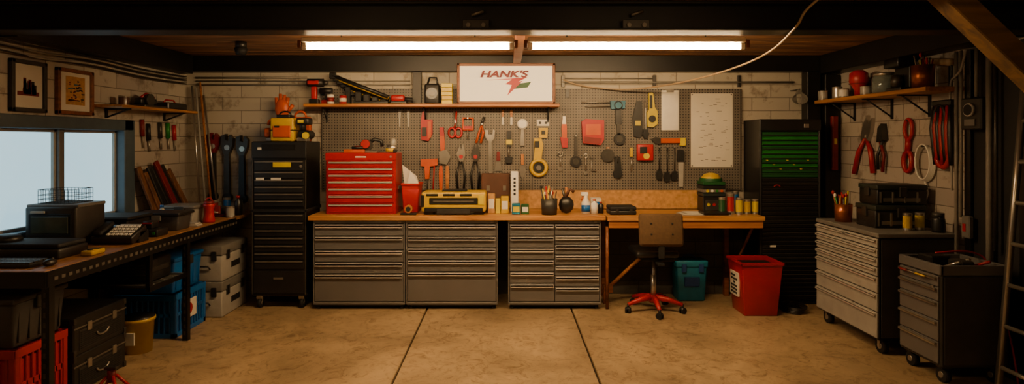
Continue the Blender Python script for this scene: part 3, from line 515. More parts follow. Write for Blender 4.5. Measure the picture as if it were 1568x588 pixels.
boxy('parts_carton',747,758,6.2,.20,.08,OSB,WHT); boxy('parts_carton',759,766,6.18,.15,.07,YELL); boxy('screw_box',767,779,6.2,.17,.1,YEL,PAP)
o=O('white_silicone_tube'); x=X(788,6.3); o.box((x-.04,6.3,WT),(x+.04,6.37,WT+.43),WHT,.006)
for k in range(5): o.box((x-.012,6.296,WT+.18+k*.04),(x+.012,6.3,WT+.205+k*.04),BLKM,0)
o.done()
boxy('screw_box',784,797,6.1,.11,.06,TEAL,YELL); boxy('screw_box',798,810,6.12,.10,.06,GRND,PAP)
def cup(name,u,d,r,h,m,items,z=WT,x=None,L=.14):
    x=X(u,d) if x is None else x; o=O(name); o.lathe((x,d,z),[(0,0),(r*.92,0),(r,h),(r*.93,h),(r*.85,.02),(0,.02)],m)
    for k in range(items):
        a=random.uniform(0,6.28); rr=r*.55*random.random(); px,py=x+rr*math.cos(a),d+rr*math.sin(a)
        q=(px+random.uniform(-1,1)*r*.7,py+random.uniform(-.3,.3)*r,z+h+random.uniform(.35,1)*L)
        o.tube([(px,py,z+.03),q],random.choice([.006,.008]),random.choice([REDP,STL,WOODS,BLKP,YELL,GRN,STLD]))
        if k%3==0: o.sph(q,(.012,.012,.02),random.choice([REDP,WHT,STLD]),8)
    o.done()
cup('tool_cup',841,6.12,.085,.16,GREYD,16)
o=O('grease_gun'); x=X(867,6.2); o.sph((x,6.2,WT+.09),(.08,.06,.09),BLKP); o.tube([(x-.03,6.2,WT+.12),(x+.03,6.2,WT+.25),(x+.08,6.2,WT+.22)],.02,BRN); o.tube([(x,6.2,WT+.1),(x-.04,6.2,WT+.26)],.014,STLD); o.tube([(x+.02,6.2,WT+.1),(x+.0,6.2,WT+.27)],.012,WOODS); o.done()
o=O('spray_bottle'); x=X(897,6.2); o.lathe((x,6.2,WT),[(0,0),(.045,0),(.045,.11),(.02,.16),(.02,.19),(0,.19)],WHT); o.box((x-.05,6.18,WT+.18),(x+.025,6.22,WT+.22),WHT,.008); o.tube([(x-.03,6.2,WT+.18),(x-.045,6.2,WT+.13)],.006,ORG); o.cyl((x,6.2,WT+.02),(x,6.2,WT+.09),.046,BLU); o.done()
bottle('glue_bottle',910,6.18,.15,.035,WHT,ORG); bottle('oil_bottle',920,6.22,.12,.03,BLKP,REDP)
DZ=.94
o=O('black_hard_case'); d=6.1; o.box((X(934,d),d,DZ),(X(975,d),d+.24,DZ+.045),BLKP,.012,2); o.box((X(934,d),d,DZ+.047),(X(975,d),d+.24,DZ+.085),BLKM,.012,2)
for u in (943,964): o.box((X(u,d),d-.008,DZ+.03),(X(u,d)+.03,d,DZ+.06),STLD,.002)
o.done()
boxy('small_parts_tin',905,921,6.45,.13,.1,PAP,BLU)
o=O('paper_sheets')
for k in range(4): o.box((1.78+.03*k,6.08+.03*k,DZ+.002*k),(2.08+.05*k,6.3+.03*k,DZ+.002*k+.0015),PAP if k%2 else GRYL,0)
o.done()
o=O('dark_notebook'); o.box((2.0,6.06,DZ+.0085),(2.28,6.24,DZ+.03),BLKP,.004); o.box((2.005,6.064,DZ+.013),(2.283,6.236,DZ+.026),PAP,0); o.done()
o=O('pencil'); o.tube([(1.62,6.1,DZ+.006),(1.76,6.13,DZ+.006)],.005,YELL,6); o.done()
o=O('organiser_rack'); d=6.36; x0,x1=X(1077,d),X(1110,d)
o.box((x0,d,DZ),(x1,d+.2,DZ+.16),BLKP,.006)
for k in range(4): o.box((x0-.006,d-.01,DZ+.165+k*.04),(x1+.006,d+.2,DZ+.2+k*.04),[GRND2,GRYP,BLKP,GRND][k],.006)
o.lathe(((x0+x1)/2,d+.1,DZ+.32),[(.105,0),(.10,.04),(.075,.075),(.03,.09),(0,.092)],YEL)
o.lathe(((x0+x1)/2,d+.1,DZ+.32),[(.118,.0),(.118,.02),(.116,.035)],GRND); o.box((x0+.02,d-.014,DZ+.02),(x1-.02,d,DZ+.13),GREYD,.003)
for k in range(3): o.cyl((x0+.05+k*.06,d-.012,DZ+.08),(x0+.05+k*.06,d-.02,DZ+.08),.016,[YELL,REDP,GRN][k])
for k in range(4): o.cyl((x0+.04+k*.05,d-.011,DZ+.225),(x0+.04+k*.05,d-.02,DZ+.225),.014,[YELL,WHT,GRN,ORG][k])
o.done()
def can(name,x,y,z,r,h,m,lab):
    o=O(name); o.lathe((x,y,z),[(0,0),(r,0),(r,.004),(r*.97,.008),(r*.97,h-.008),(r,h-.004),(r,h),(r*.9,h),(r*.9,h-.005),(0,h-.005)],m); o.cyl((x,y,z+h*.15),(x,y,z+h*.85),r*.985,lab,cap=False); o.done()
for k,(u,d,h,m) in enumerate(((1119,6.2,.21,REDP),(1132,6.18,.17,YELL),(1144,6.2,.15,YEL),(1156,6.22,.15,YELL),(1126,6.4,.22,BLU),(1106,6.22,.17,GRND))): can('spray_can',X(u,d),d,DZ,.036,h,STL,m)
# ------------------------------------------------------------------ workbench on the window side
BZ=.93
o=O('metal_frame_workbench')
o.box((XL+.01,3.52,BZ-.03),(-2.71,6.62,BZ),WOODY,.004)
o.box((-2.715,3.52,BZ-.10),(-2.70,6.0,BZ-.004),BLK,.002); o.box((XL+.02,3.515,BZ-.1),(-2.70,3.53,BZ-.004),BLK,.002)
y=3.58
while y<5.98: o.box((-2.702,y,BZ-.065),(-2.697,y+.03,BZ-.045),PULL,0); y+=.06
for yy in (3.54,5.08):
    for xx in (-2.745,XL+.02):
        o.box((xx,yy,0),(xx+.045,yy+.006,BZ-.03),BLK,.001); o.box((xx+.04,yy,0),(xx+.046,yy+.045,BZ-.03),BLK,.001)
        if xx>-3:
            z=.05
            while z<.85: o.box((xx+.012,yy-.002,z),(xx+.026,yy,z+.03),PULLD,0); z+=.06
for xx in (-2.745,XL+.02): o.box((xx,6.5,0),(xx+.045,6.545,BZ-.03),BLK,.001)
o.box((-2.72,4.56,.545),(-2.705,5.08,.585),BLK,.002); o.box((XL+.02,4.56,.57),(-2.71,5.08,.58),BLKM,.001); o.box((-2.745,4.56,.545),(-2.71,4.60,BZ-.03),BLK,.002)
for k in range(12): o.tube([(-2.71,4.57+k*.045,.58),(XL+.02,4.57+k*.045,.585)],.003,STLD,5)
o.done()
o=O('vintage_cash_register'); x0,x1,y0=-3.47,-3.10,4.22
o.box((x0,y0+.1,BZ),(x1,y0+.42,BZ+.29),GREYD,.015,2); o.box((x0+.03,y0+.092,BZ+.08),(x1-.03,y0+.10,BZ+.24),BLKM,.004); o.box((x0+.05,y0+.088,BZ+.1),(x1-.05,y0+.094,BZ+.22),mat('crt_glass','4a5246',.12,0,.2),.003)
o.box((x0+.02,y0-.02,BZ),(x1+.02,y0+.1,BZ+.045),BLKP,.008)
for r_ in range(3):
    for c_ in range(9): o.box((x0+.04+c_*.036,y0-.01+r_*.032,BZ+.045),(x0+.068+c_*.036,y0+.016+r_*.032,BZ+.054),GRYL,.001)
o.box((x0-.005,y0+.12,BZ+.28),(x1+.005,y0+.42,BZ+.305),GRYP,.006); o.box((x0+.05,y0+.086,BZ+.245),(x0+.15,y0+.1,BZ+.26),PAP,.001); o.done()
o=O('wire_basket'); zb=BZ+.305; xa,xb,ya,yb=-3.42,-3.17,4.38,4.6
for z in (0,.03,.06,.1): o.tube([(xa,ya,zb+z+.004),(xb,ya,zb+z+.004),(xb,yb,zb+z+.004),(xa,yb,zb+z+.004)],.0025,STLD,5,True)
for k in range(10):
    x=xa+(xb-xa)*k/9; o.tube([(x,ya,zb+.1),(x,ya,zb+.003),(x,yb,zb+.003),(x,yb,zb+.1)],.002,STLD,5)
    y=ya+(yb-ya)*k/9; o.tube([(xa,y,zb+.1),(xa,y,zb+.003),(xb,y,zb+.003),(xb,y,zb+.1)],.002,STLD,5)
o.done()
o=O('desk_telephone'); x0,x1,y0=-3.06,-2.75,4.42
M=Matrix.Translation((x0,y0,BZ))@Matrix.Rotation(math.radians(22),4,'X')
o.box((0,0,0),(.31,.2,.06),BLKP,.012,2,M); o.box((x0,y0+.08,BZ),(x1,y0+.2,BZ+.09),BLKP,.008)
for r_ in range(4):
    for c_ in range(6): o.box((.105+c_*.032,.03+r_*.038,.06),(.127+c_*.032,.056+r_*.038,.068),WHT,.001,1,M)
o.box((.015,.01,.06),(.085,.19,.095),BLKM,.02,2,M); o.box((.12,.165,.06),(.28,.195,.064),GRYL,.001,1,M); o.done()
o=O('black_document_box'); o.box((-3.38,4.72,BZ),(-2.98,5.02,BZ+.14),BLKP,.01); o.box((-3.40,4.70,BZ+.14),(-2.96,5.04,BZ+.165),BLKM,.01); o.box((-3.25,4.715,BZ+.05),(-3.12,4.722,BZ+.09),GRYP,.002); o.done()
o=O('battery_charger'); o.box((-2.93,4.76,BZ),(-2.77,4.92,BZ+.06),BLKP,.01,2); o.box((-2.91,4.79,BZ+.06),(-2.83,4.89,BZ+.12),BLKP,.01,2); o.box((-2.905,4.785,BZ+.10),(-2.835,4.895,BZ+.112),REDP,.002); o.box((-2.81,4.755,BZ+.02),(-2.79,4.76,BZ+.04),GRN,0); o.done()
o=O('multimeter'); o.box((-2.83,3.98,BZ),(-2.75,4.12,BZ+.035),YEL,.012,2); o.box((-2.82,4.06,BZ+.035),(-2.76,4.10,BZ+.038),BLKP,.001); o.cyl((-2.79,4.02,BZ+.035),(-2.79,4.02,BZ+.043),.018,BLKP); o.done()
o=O('charcoal_storage_box'); o.box((-3.16,5.08,BZ),(-2.78,5.3,BZ+.13),TOTE,.01,2,None,.012,.01); o.box((-3.18,5.06,BZ+.13),(-2.76,5.32,BZ+.155),BLKP,.008); o.box((-3.0,5.06,BZ+.09),(-2.92,5.08,BZ+.145),GRYP,.003); o.done()
o=O('grey_lidded_box'); o.box((-3.16,5.52,BZ),(-2.88,5.74,BZ+.14),GRYL,.01,2,None,.015,.01); o.box((-3.18,5.5,BZ+.14),(-2.86,5.76,BZ+.17),GRYP,.01,2); o.box((-3.05,5.495,BZ+.1),(-2.96,5.51,BZ+.16),GREYD,.003); o.done()
o=O('stack_of_papers')
for k in range(5): o.box((-2.98+.01*k,5.36,BZ+.006*k),(-2.76-.006*k,5.46,BZ+.006*k+.005),PAP if k%2 else GRYL,.001)
o.done()
o=O('computer_keyboard'); o.box((-3.3,3.6,BZ),(-2.86,3.78,BZ+.025),BLKP,.006)
for r_ in range(4):
    for c_ in range(13): o.box((-3.285+c_*.032,3.615+r_*.038,BZ+.025),(-3.258+c_*.032,3.645+r_*.038,BZ+.033),PULLD,.001)
o.done()
o=O('flat_bed_scanner'); o.box((-3.45,3.86,BZ),(-2.88,4.14,BZ+.07),BLKP,.015,2); o.box((-3.44,3.87,BZ+.07),(-2.89,4.13,BZ+.10),BLKM,.012,2); o.sph((-3.33,4.0,BZ+.11),(.09,.09,.04),BLKP); o.done()
o=O('computer_mouse'); o.sph((-2.80,3.68,BZ+.021),(.03,.05,.022),BLKP); o.cyl((-2.80,3.70,BZ+.038),(-2.80,3.705,BZ+.044),.006,GRYP,n=8); o.done()
o=O('red_grease_jar'); x,y=-2.79,5.63; o.lathe((x,y,BZ),[(0,0),(.05,0),(.055,.02),(.045,.06),(.042,.13),(.052,.16),(.052,.175),(0,.175)],REDP); o.cyl((x,y,BZ+.17),(x,y,BZ+.2),.045,REDD); o.ring((x,y,BZ+.2),.03,.006,REDP,'y',10,.03,0,180); o.done()
o=O('small_bench_vise'); x,y=-2.9,6.1; o.box((x-.06,y-.06,BZ),(x+.06,y+.06,BZ+.03),REDD,.006); o.box((x-.04,y-.1,BZ+.03),(x+.04,y+.06,BZ+.10),STLD,.008); o.box((x-.05,y-.14,BZ+.04),(x+.05,y-.11,BZ+.12),REDD,.005); o.tube([(x,y-.2,BZ+.06),(x,y-.1,BZ+.06)],.012,STL); o.tube([(x-.06,y-.19,BZ+.06),(x+.06,y-.19,BZ+.06)],.006,STL); o.done()
for x,y,h,m in ((-2.76,6.0,.11,GRYL),(-2.98,6.4,.16,BLU),(-2.86,6.42,.13,YEL),(-3.06,6.28,.14,REDD)): can('supply_tin',x,y,BZ,.04,h,STL,m)
bottle('lubricant_bottle',0,6.2,.2,.04,BLKP,REDP,.4,BZ,-2.77); bottle('cleaner_bottle',0,5.40,.19,.035,GRYL,BLU,.4,BZ,-3.1)
o=O('stack_of_timber_offcuts')
for k in range(9):
    y=5.80+k*.065; L=random.uniform(.46,.66); lean=.12+.02*(k%3)
    M=Matrix.Translation((XL+.06+lean,y,BZ+.012))@Matrix.Rotation(math.radians(-14),4,'Y')@Matrix.Rotation(math.radians(12+1.5*k),4,'X')
    o.box((-.012,-.035,0),(.012,.035,L),[WOODV,WOODV,BLKP,WOODV,BLKP,REDD,WOODV,BLKP,WOODV][k],.003,1,M)
o.done()
o=O('hanging_hand_tools',TR(XL,5.75,0,90))
for k,(x,z,m) in enumerate(((.06,1.90,REDD),(.16,1.86,BLKP),(.5,1.88,GRN),(.62,1.86,REDP),(.36,1.88,STLD))): o.tube([(x,-.02,z),(x+.01,-.02,z-.16)],.022,m); o.tube([(x+.01,-.02,z-.16),(x+.03,-.02,z-.27)],.009,STL); o.cyl((x,-.04,z),(x,0,z),.006,STLD,n=8)
o.done()
o=O('long_poles')
for k,(a,b) in enumerate((((-3.30,6.47,BZ),(-3.46,6.6,2.3)),((-3.24,6.47,BZ),(-3.42,6.61,2.28)),((-3.18,6.48,BZ),(-3.38,6.62,2.34)),((-3.12,6.49,BZ),(-3.34,6.62,2.2)))): o.tube([a,b],.012,[STL,GRYL,WOODS,STL][k])
o.done()
o=O('bracket_shelf'); o.box((XL+.002,5.14,1.985),(XL+.26,6.4,2.01),WOODSY,.004)
for y in (5.3,6.2): o.box((XL,y,1.90),(XL+.012,y+.03,1.985),BLKM,.001); o.box((XL,y,1.972),(XL+.22,y+.03,1.985),BLKM,.001); o.tube([(XL+.01,y+.015,1.905),(XL+.2,y+.015,1.975)],.008,BLKM)
o.done()
o=O('cordless_circular_saw'); x=XL+.14; o.box((x-.08,5.5,2.01),(x+.1,5.85,2.03),STLD,.003); o.cyl((x+.03,5.66,2.08),(x+.06,5.66,2.08),.06,STLD); o.box((x-.05,5.56,2.03),(x+.03,5.82,2.10),BLKP,.02,2); o.tube([(x,5.6,2.1),(x,5.68,2.14),(x,5.8,2.11)],.015,REDP); o.done()
o=O('shelf_toolbox'); o.box((XL+.03,5.95,2.01),(XL+.2,6.3,2.08),BLKP,.01); o.tube([(XL+.11,6.02,2.08),(XL+.11,6.06,2.11),(XL+.11,6.2,2.11),(XL+.11,6.24,2.08)],.008,REDP); o.done()
can('wax_tin',XL+.12,5.38,2.01,.045,.09,STL,BRN)
def picture(y0,y1,z0,z1,fm,name,art):
    o=O(name,TR(XL,y0,0,90)); w=y1-y0
    for a,b,c,e in ((0,w,z1-.03,z1),(0,w,z0,z0+.03),(0,.03,z0,z1),(w-.03,w,z0,z1)): o.box((a,-.035,c),(b,0,e),fm,.004)
    o.box((.02,-.015,z0+.02),(w-.02,0,z1-.02),PAP,0)
    if art==0:
        for k in range(16): x=w*.25+random.random()*w*.4; h=random.uniform(.03,.13); o.box((x,-.018,z0+.13),(x+.025,-.014,z0+.13+h),random.choice([REDD,BLKP,GREYD]),0)
        o.box((w*.2,-.018,z0+.12),(w*.8,-.014,z0+.15),REDD,0)
    else:
        for k in range(40): x=w*.3+random.random()*w*.38; z=z0+.1+random.random()*.17; o.box((x,-.018,z),(x+random.uniform(.01,.04),-.014,z+.01),random.choice([REDD,BLKP,GREYD,TEAL]),0)
        o.box((w*.25,-.0165,z0+.08),(w*.78,-.0145,z0+.31),OSB,0)
    o.done()
picture(4.27,4.60,1.91,2.29,GREYD,'framed_picture',0); picture(4.71,5.12,1.91,2.28,FRM,'framed_picture',1)
def slat_crate(name,x0,x1,y0,y1,z0,z1,m,fill=None):
    o=O(name); t=.012; o.box((x0,y0,z0),(x1,y1,z0+.015),m,.003)
    h=z1-z0
    for (a0,a1,b0,b1,ax) in ((x0,x1,y0,y0+t,'x'),(x0,x1,y1-t,y1,'x'),(y0,y1,x0,x0+t,'y'),(y0,y1,x1-t,x1,'y')):
        def bx(p,q,za,zb,ex=0):
            if ax=='x': o.box((p,b0-ex,za),(q,b1+ex,zb),m,.002)
            else: o.box((b0-ex,p,za),(b1+ex,q,zb),m,.002)
        bx(a0,a1,z0,z0+.04,.003); bx(a0,a1,z1-.05,z1,.006); bx(a0,a1,z0+h*.48,z0+h*.56)
        bx(a0,a0+.035,z0,z1,.003); bx(a1-.035,a1,z0,z1,.003)
        n=int((a1-a0)/.045)
        for k in range(1,n): p=a0+(a1-a0)*k/n; bx(p-.007,p+.007,z0,z1)
    o.box((x0+t,y0+t,z0+.015),(x1-t,y1-t,z0+h*.85),fill or BLKM,.004); return o
slat_crate('red_milk_crate',-3.36,-2.87,3.5,3.92,0,.47,REDP,REDP).done()
def tote(name,x0,x1,y0,y1,z0,z1,m,lm):
    o=O(name); o.box((x0,y0,z0),(x1,y1,z1-.03),m,.015,2,None,.02,.02); o.box((x0-.012,y0-.012,z1-.035),(x1+.012,y1+.012,z1),lm,.01,2)
    xm=(x0+x1)/2; ym=(y0+y1)/2
    o.box((xm-.05,y0-.02,z1-.09),(xm+.05,y0+.01,z1-.01),GREYD,.004); o.box((x1-.01,ym-.05,z1-.09),(x1+.02,ym+.05,z1-.01),GREYD,.004)
    for k in range(5): o.box((x1-.016,y0+.05+k*(y1-y0-.1)/4,z0+.03),(x1-.004,y0+.06+k*(y1-y0-.1)/4,z1-.05),m,.002)
    o.done()
tote('charcoal_storage_tote',-3.38,-2.88,3.5,3.92,.47,.77,TOTE,GREYD)
def trunk(z0,z1):
    o=O('black_equipment_trunk',TR(-2.87,3.98,0,90)); w=.54; dpt=.46
    o.box((0,0,z0),(w,dpt,z1),BLKP,.008)
    for x in (0,w-.02):
        for (za,zb) in ((z0,z0+.04),(z1-.04,z1)): o.box((x-.004,-.006,za),(x+.024,.03,zb),STLD,.003)
    o.box((-.002,-.005,z1-.075),(w+.002,.0,z1-.065),PULL,.001)
    o.box((.05,-.004,z0+.03),(w-.05,0,z1-.09),GREYD,.002)
    for k in range(9): o.box((.06,-.007,z0+.04+k*.013),(w-.06,-.003,z0+.046+k*.013),BLKM,0)
    for x in (.12,w-.16): o.box((x,-.014,z1-.11),(x+.04,0,z1-.05),STL,.003)
    o.ring((w/2,-.012,z0+.11),.06,.007,STL,'y',14,.03,180,360); o.box((-.004,.05,z0+.05),(0,dpt-.05,z1-.05),GREYD,.002); o.done()
trunk(0,.255); trunk(.255,.51)
o=O('yellow_bucket'); o.lathe((-2.97,4.84,0),[(0,0),(.10,0),(.115,.25),(.125,.25),(.125,.275),(.11,.275),(.1,.02),(0,.02)],YEL,24); o.lathe((-2.97,4.84,.27),[(.12,0),(.12,.015),(0,.015)],BLKP); o.box((-3.0,4.72,.08),(-2.93,4.733,.18),PAP,.002); o.done()
o=slat_crate('blue_storage_crate',-3.36,-2.84,5.14,5.66,0,.37,BLU,BLUD)
o.box((-2.836,5.25,.12),(-2.831,5.48,.28),PAP,0); o.cyl((-2.831,5.36,.2),(-2.828,5.36,.2),.05,REDP); o.done()
tote('blue_storage_tote',-3.36,-2.86,5.16,5.64,.37,.68,BLU,BLU)
for z in (0,.345):
    o=O('grey_transport_case'); x0,x1,y0,y1=-3.06,-2.72,5.74,5.99; o.box((x0,y0,z),(x1,y1+.3,z+.25),GRYL,.015,2); o.box((x0-.006,y0-.006,z+.25),(x1+.006,y1+.306,z+.343),GRYP,.012,2)
    for x in (x0+.05,x1-.1): o.box((x,y0-.016,z+.2),(x+.05,y0,z+.29),BLKP,.004)
    for y in (y0+.08,y1+.15): o.box((x1,y,z+.2),(x1+.014,y+.06,z+.29),BLKP,.004)
    o.box((x1-.002,y0+.19,z+.1),(x1+.003,y0+.38,z+.16),BLKM,.003)
    o.tube([(x0+.11,y0-.01,z+.12),(x0+.12,y0-.03,z+.15),(x1-.12,y0-.03,z+.15),(x1-.11,y0-.01,z+.12)],.008,BLKP); o.done()
o=O('black_instrument_case'); o.box((-3.15,4.66,.59),(-2.78,4.98,.76),BLKP,.012,2)
for k in range(5): o.box((-3.13,4.654,.62+k*.025),(-2.8,4.662,.63+k*.025),STLD,.001)
o.box((-2.782,4.7,.66),(-2.774,4.94,.70),STLD,.002); o.done()
o=O('red_jack_stand'); x,y=-2.62,3.98
for dx,dy in ((-.1,-.08),(.1,-.08),(.1,.08),(-.1,.08)): o.tube([(x+dx,y+dy,.012),(x+dx*.2,y+dy*.2,.14)],.01,REDP)
o.tube([(x-.1,y-.08,.03),(x+.1,y-.08,.03)],.009,REDP); o.tube([(x-.1,y+.08,.03),(x+.1,y+.08,.03)],.009,REDP); o.cyl((x,y,.1),(x,y,.18),.025,REDD); o.box((x-.04,y-.02,.18),(x+.04,y+.02,.2),STLD,.003); o.done()
# ------------------------------------------------------------------ right side
CZ=.965
cup('brush_pot',0,5.44,.075,.16,COP,14,CZ,3.06,.12)
def lunchbox(x0,x1,y0,y1,z0,z1):
    o=O('black_ammo_box'); o.box((x0,y0,z0),(x1,y1,z1-.04),BLKP,.01,2); o.box((x0-.006,y0-.006,z1-.042),(x1+.006,y1+.006,z1),GRND2,.008,2)
    o.box(((x0+x1)/2-.03,y0-.018,z1-.1),((x0+x1)/2+.03,y0,z1-.02),STLD,.003); o.box((x0-.016,(y0+y1)/2-.03,z1-.1),(x0,(y0+y1)/2+.03,z1-.02),STLD,.003)
    for k in range(4): o.box((x0+.02+k*(x1-x0-.05)/3.6,y0-.006,z0+.02),(x0+.035+k*(x1-x0-.05)/3.6,y0,z1-.06),PULL,.001)
    o.box((x0+.05,y0-.004,z0+.03),(x1-.06,y0,z0+.06),PULL,.001)
    o.done()
lunchbox(3.08,3.50,5.0,5.28,CZ,CZ+.19); lunchbox(3.12,3.54,5.04,5.3,CZ+.19,CZ+.36)
o=O('cardboard_box'); o.box((3.30,5.36,CZ),(3.54,5.58,CZ+.26),OSB,.003); o.box((3.298,5.358,CZ+.12),(3.542,5.582,CZ+.14),BRN,0); o.box((3.41,5.355,CZ+.06),(3.45,5.585,CZ+.263),WOODS,0); o.done()
can('yellow_grease_can',3.28,4.90,CZ,.034,.14,STL,YEL); can('yellow_grease_can',3.40,4.93,CZ,.034,.14,STL,YELL)
o=O('black_jar'); o.lathe((3.46,4.80,CZ),[(0,0),(.045,0),(.048,.02),(.048,.1),(.04,.125),(0,.125)],BLKP); o.cyl((3.46,4.80,CZ+.12),(3.46,4.80,CZ+.155),.043,GREYD); o.done()
o=O('plank_shelf'); o.box((3.3,4.72,2.09),(XR-.002,6.42,2.125),WOODSY,.004)
for y in (5.1,5.6,6.2): o.box((XR-.012,y,1.9),(XR,y+.03,2.09),BLKM,.001); o.box((3.34,y,2.078),(XR,y+.03,2.09),BLKM,.001); o.tube([(XR-.01,y+.015,1.92),(3.38,y+.015,2.08)],.008,BLKM)
o.done()
SZ=2.125
o=O('glass_jar')
o.lathe((3.42,5.42,SZ),[(0,0),(.09,0),(.1,.02),(.1,.13),(.085,.16),(0,.16)],GLS); o.lathe((3.42,5.42,SZ+.004),[(0,0),(.08,0),(.085,.1),(0,.1)],STLD); o.cyl((3.42,5.42,SZ+.155),(3.42,5.42,SZ+.185),.09,STL); o.done()
o=O('red_mesh_funnel'); o.lathe((3.4,5.78,SZ),[(0,0),(.035,0),(.04,.06),(.085,.14),(.08,.22),(.04,.25),(0,.255)],REDP)
for k in range(5): o.ring((3.4,5.78,SZ+.12+k*.025),.083-.004*k,.004,REDD,'z')
o.done()
for x,y,m,h in ((3.38,6.12,STL,.12),(3.46,6.27,COP,.13),(3.36,5.97,WHT,.09),(3.48,5.60,BRN,.12),(3.36,5.60,GRYL,.08),(3.55,5.95,REDD,.2),(3.55,6.08,GREYD,.18),(3.55,5.75,BRN,.22),(3.35,6.34,GRYL,.1)): can('tin_can',x,y,SZ,.048,h,STL,m)
o=O('black_coffee_maker'); o.box((3.34,5.08,SZ),(3.52,5.28,SZ+.03),BLKP,.006); o.box((3.42,5.08,SZ),(3.52,5.28,SZ+.28),BLKP,.01,2); o.box((3.32,5.08,SZ+.2),(3.52,5.28,SZ+.285),BLK,.012,2); o.lathe((3.375,5.18,SZ+.03),[(0,0),(.045,0),(.05,.06),(.035,.11),(0,.11)],STLD); o.done()
cup('copper_brush_pot',0,4.92,.085,.19,COP,12,SZ,3.42,.09)
o=O('hose_pipe'); o.tube(smooth([(3.57,5.5,SZ+.16),(3.57,5.3,SZ+.22),(3.57,5.1,SZ+.24),(3.57,4.8,SZ+.2)]),.032,TAN); o.box((3.56,4.8,SZ),(3.58,4.83,SZ+.18),BLKP,.004); o.box((3.56,5.44,SZ),(3.58,5.47,SZ+.16),BLKP,.004); o.done()
def RW(d): return TR(XR,d,0,-90)
def wp(o,pts,m,t=.025): o.prism(pts,-t,-.001,m)
o=O('red_bolt_cutter',RW(6.2))
o.tube([(.2,-.03,1.72),(.10,-.035,1.58),(.02,-.035,1.36)],[.014,.024,.024],REDP); o.tube([(.22,-.03,1.72),(.30,-.035,1.60),(.34,-.035,1.38)],[.014,.024,.024],REDP)
wp(o,[(.14,1.70),(.17,1.84),(.24,1.95),(.25,1.86),(.33,1.92),(.30,1.78),(.25,1.69)],STL,.04); o.cyl((.21,-.05,1.74),(.21,-.001,1.74),.022,STL); o.done()
o=O('black_pliers',RW(5.80)); o.tube([(.06,-.04,1.7),(.12,-.04,1.55),(.1,-.04,1.40)],.015,REDD); o.tube([(.10,-.04,1.7),(.02,-.04,1.55),(.03,-.04,1.42)],.015,BLKP); wp(o,[(.03,1.68),(.05,1.82),(.1,1.86),(.13,1.7)],STLD,.06); o.done()
o=O('red_spring_clamp',RW(5.46)); o.ring((.1,-.03,1.51),.055,.02,REDP,'y',16,.09); o.ring((.11,-.03,1.80),.05,.016,REDP,'y',16,.09); o.tube([(.10,-.03,1.6),(.11,-.03,1.72)],.024,REDP); o.cyl((.11,-.05,1.88),(.11,-.001,1.88),.008,STLD,n=8); o.done()
o=O('white_cable_coil',RW(5.26))
for k in range(5): o.ring((.12,-.02-.008*k,1.50+.004*k),.11-.005*k,.007,WHT,'y',24,.15)
o.tube([(.12,-.03,1.35),(.16,-.03,1.25),(.1,-.03,1.12)],.007,WHT); o.cyl((.12,-.06,1.65),(.12,-.001,1.65),.008,STLD,n=8); o.done()
o=O('jumper_cables',RW(5.0))
for k,(x,m) in enumerate(((0,BLKP),(.03,REDP),(.06,BLKP),(.09,REDP),(.12,BLKP),(.15,REDP),(.18,BLKP))): o.tube([(x,-.05,2.0),(x-.01+.004*k,-.06,1.8),(x+.02,-.06,1.62),(x+.01,-.05,1.5+.02*(k%3))],[.012,.022,.022,.016],m)
o.ring((.10,-.05,1.58),.07,.022,REDP,'y',16,.1); o.ring((.08,-.06,1.9),.06,.015,BLKP,'y',16,.09); o.box((-.01,-.07,1.98),(.2,-.001,2.03),BLKP,.01); o.done()
o=O('electrical_meter_box',RW(4.62)); o.box((0,-.12,1.78),(.2,-.06,2.02),BLKP,.01); o.cyl((.1,-.14,1.93),(.1,-.12,1.93),.05,GRYL); o.cyl((.1,-.145,1.93),(.1,-.14,1.93),.04,BLKM); o.box((.05,-.13,1.81),(.15,-.12,1.86),GRYP,.002)
o.box((-.02,-.10,.95),(.06,-.06,1.12),GRYP,.008); o.box((-.0,-.105,1.0),(.03,-.1,1.06),REDP,.001); o.done()
o=O('wall_conduits',RW(4.70))
for x,za,zb,r,m in ((-.02,.4,2.4,.014,SKYC),(.03,1.1,2.4,.012,SKYC),(.30,.3,2.4,.02,SKYC),(.36,.9,2.4,.012,STLD),(.18,2.03,2.4,.012,SKYC)): o.tube([(x,-.075,za),(x,-.075,zb)],r,m)
o.tube(smooth([(.1,-.09,2.4),(.06,-.1,2.25),(.0,-.1,2.2),(-.1,-.06,2.15),(-.12,-.05,1.9),(-.1,-.05,1.3)]),.009,GRYL); o.done()
o=O('red_spirit_level'); x=3.52; o.box((x-.03,6.405,1.38),(x+.03,6.459,1.96),REDD,.006); o.box((x-.015,6.40,1.66),(x+.015,6.405,1.72),YELL,.001); o.done()
o=O('aluminium_ladder')
for yy in (3.72,4.06):
    o.tube([(3.33,yy,.0),(XR-.09,yy,2.28)],.022,STL,4)
for k in range(8): t_=(k+.6)/8.2; o.tube([(3.33+.2*t_,3.72,2.28*t_),(3.33+.2*t_,4.06,2.28*t_)],.015,STL,8)
o.done()
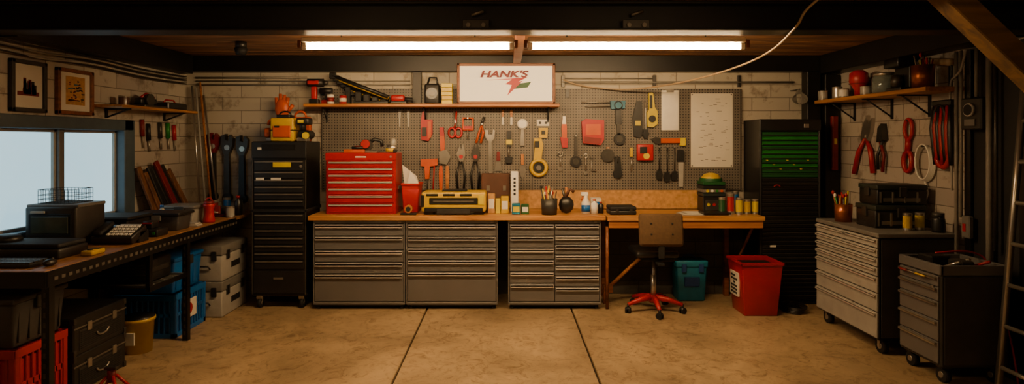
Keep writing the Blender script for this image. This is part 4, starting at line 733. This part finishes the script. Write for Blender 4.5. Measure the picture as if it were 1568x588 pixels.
# ------------------------------------------------------------------ cables & conduits
o=O('ceiling_cable')
o.tube(smooth([(1.95,3.6,2.61)]+[(X(u,d),d,Z(v,d)) for u,v,d in ((1235,15,3.75),(1218,42,3.86),(1180,78,4.4),(1130,102,5.0),(1070,120,5.6),(1010,132,6.2),(950,137,6.5),(890,131,6.6),(862,122,6.63))]),.008,TAN); o.done()
o=O('conduit_run')
for v,u0,u1,r in ((126,860,1215,.012),(130,300,628,.009),(120,860,1000,.008),(119,300,470,.011),(124,300,628,.007)): o.et([(u0,v),(u1,v)],6.64,r,SKYC)
for u in (860,1000,1130): o.eb(u,115,u+5,133,6.63,WALL-.001,STLD,.002)
o.done()
o=O('electrical_cables')
for k in range(5):
    z=2.40-.02*k; o.tube(smooth([(XL+.03+.01*k,3.9,z+.01),(XL+.05,4.5,z-.02*(k%2)),(XL+.03,5.1,z+.01),(XL+.05,5.8,z-.015),(XL+.03,6.6,z)]),.007+.002*(k%2),[BLKP,SKYC,BLKP,GRYL,BLKP][k])
o.done()
o=O('grey_conduit_post'); o.box((X(632,6.6),6.58,SH+.005),(X(645,6.6),WALL-.001,2.449),GREYD,.003); o.done()
o=O('black_ceiling_camera'); x,y=X(369,5.6),5.6; o.cyl((x,y,CEIL),(x,y,2.56),.05,BLKP); o.cyl((x,y,2.56),(x,y,2.5),.06,BLKM,.045); o.done()
o=O('string_net_bag')
for k in range(7): o.ring((3.16,6.47-.004*k,2.17-.004*k),.03+.009*k,.004,SKYC,'y',14,.08-.004*k)
o.cyl((3.16,6.44,2.25),(3.16,6.659,2.25),.006,STLD,n=6); o.done()
# ------------------------------------------------------------------ world & camera
w=bpy.data.worlds.new('dim_world'); bpy.context.scene.world=w; w.use_nodes=True; w.node_tree.nodes['Background'].inputs[0].default_value=(.5,.65,.8,1); w.node_tree.nodes['Background'].inputs[1].default_value=.1
cd=bpy.data.cameras.new('camera'); cd.sensor_width=36; cd.lens=F/1568*36; cd.shift_x=(784-CU)/1568; cd.shift_y=-(294-CV)/1568; cd.clip_start=.05
cam=bpy.data.objects.new('camera',cd); cam.location=(0,0,EYE); cam.rotation_euler=(math.radians(90),0,0); bpy.context.scene.collection.objects.link(cam); bpy.context.scene.camera=cam
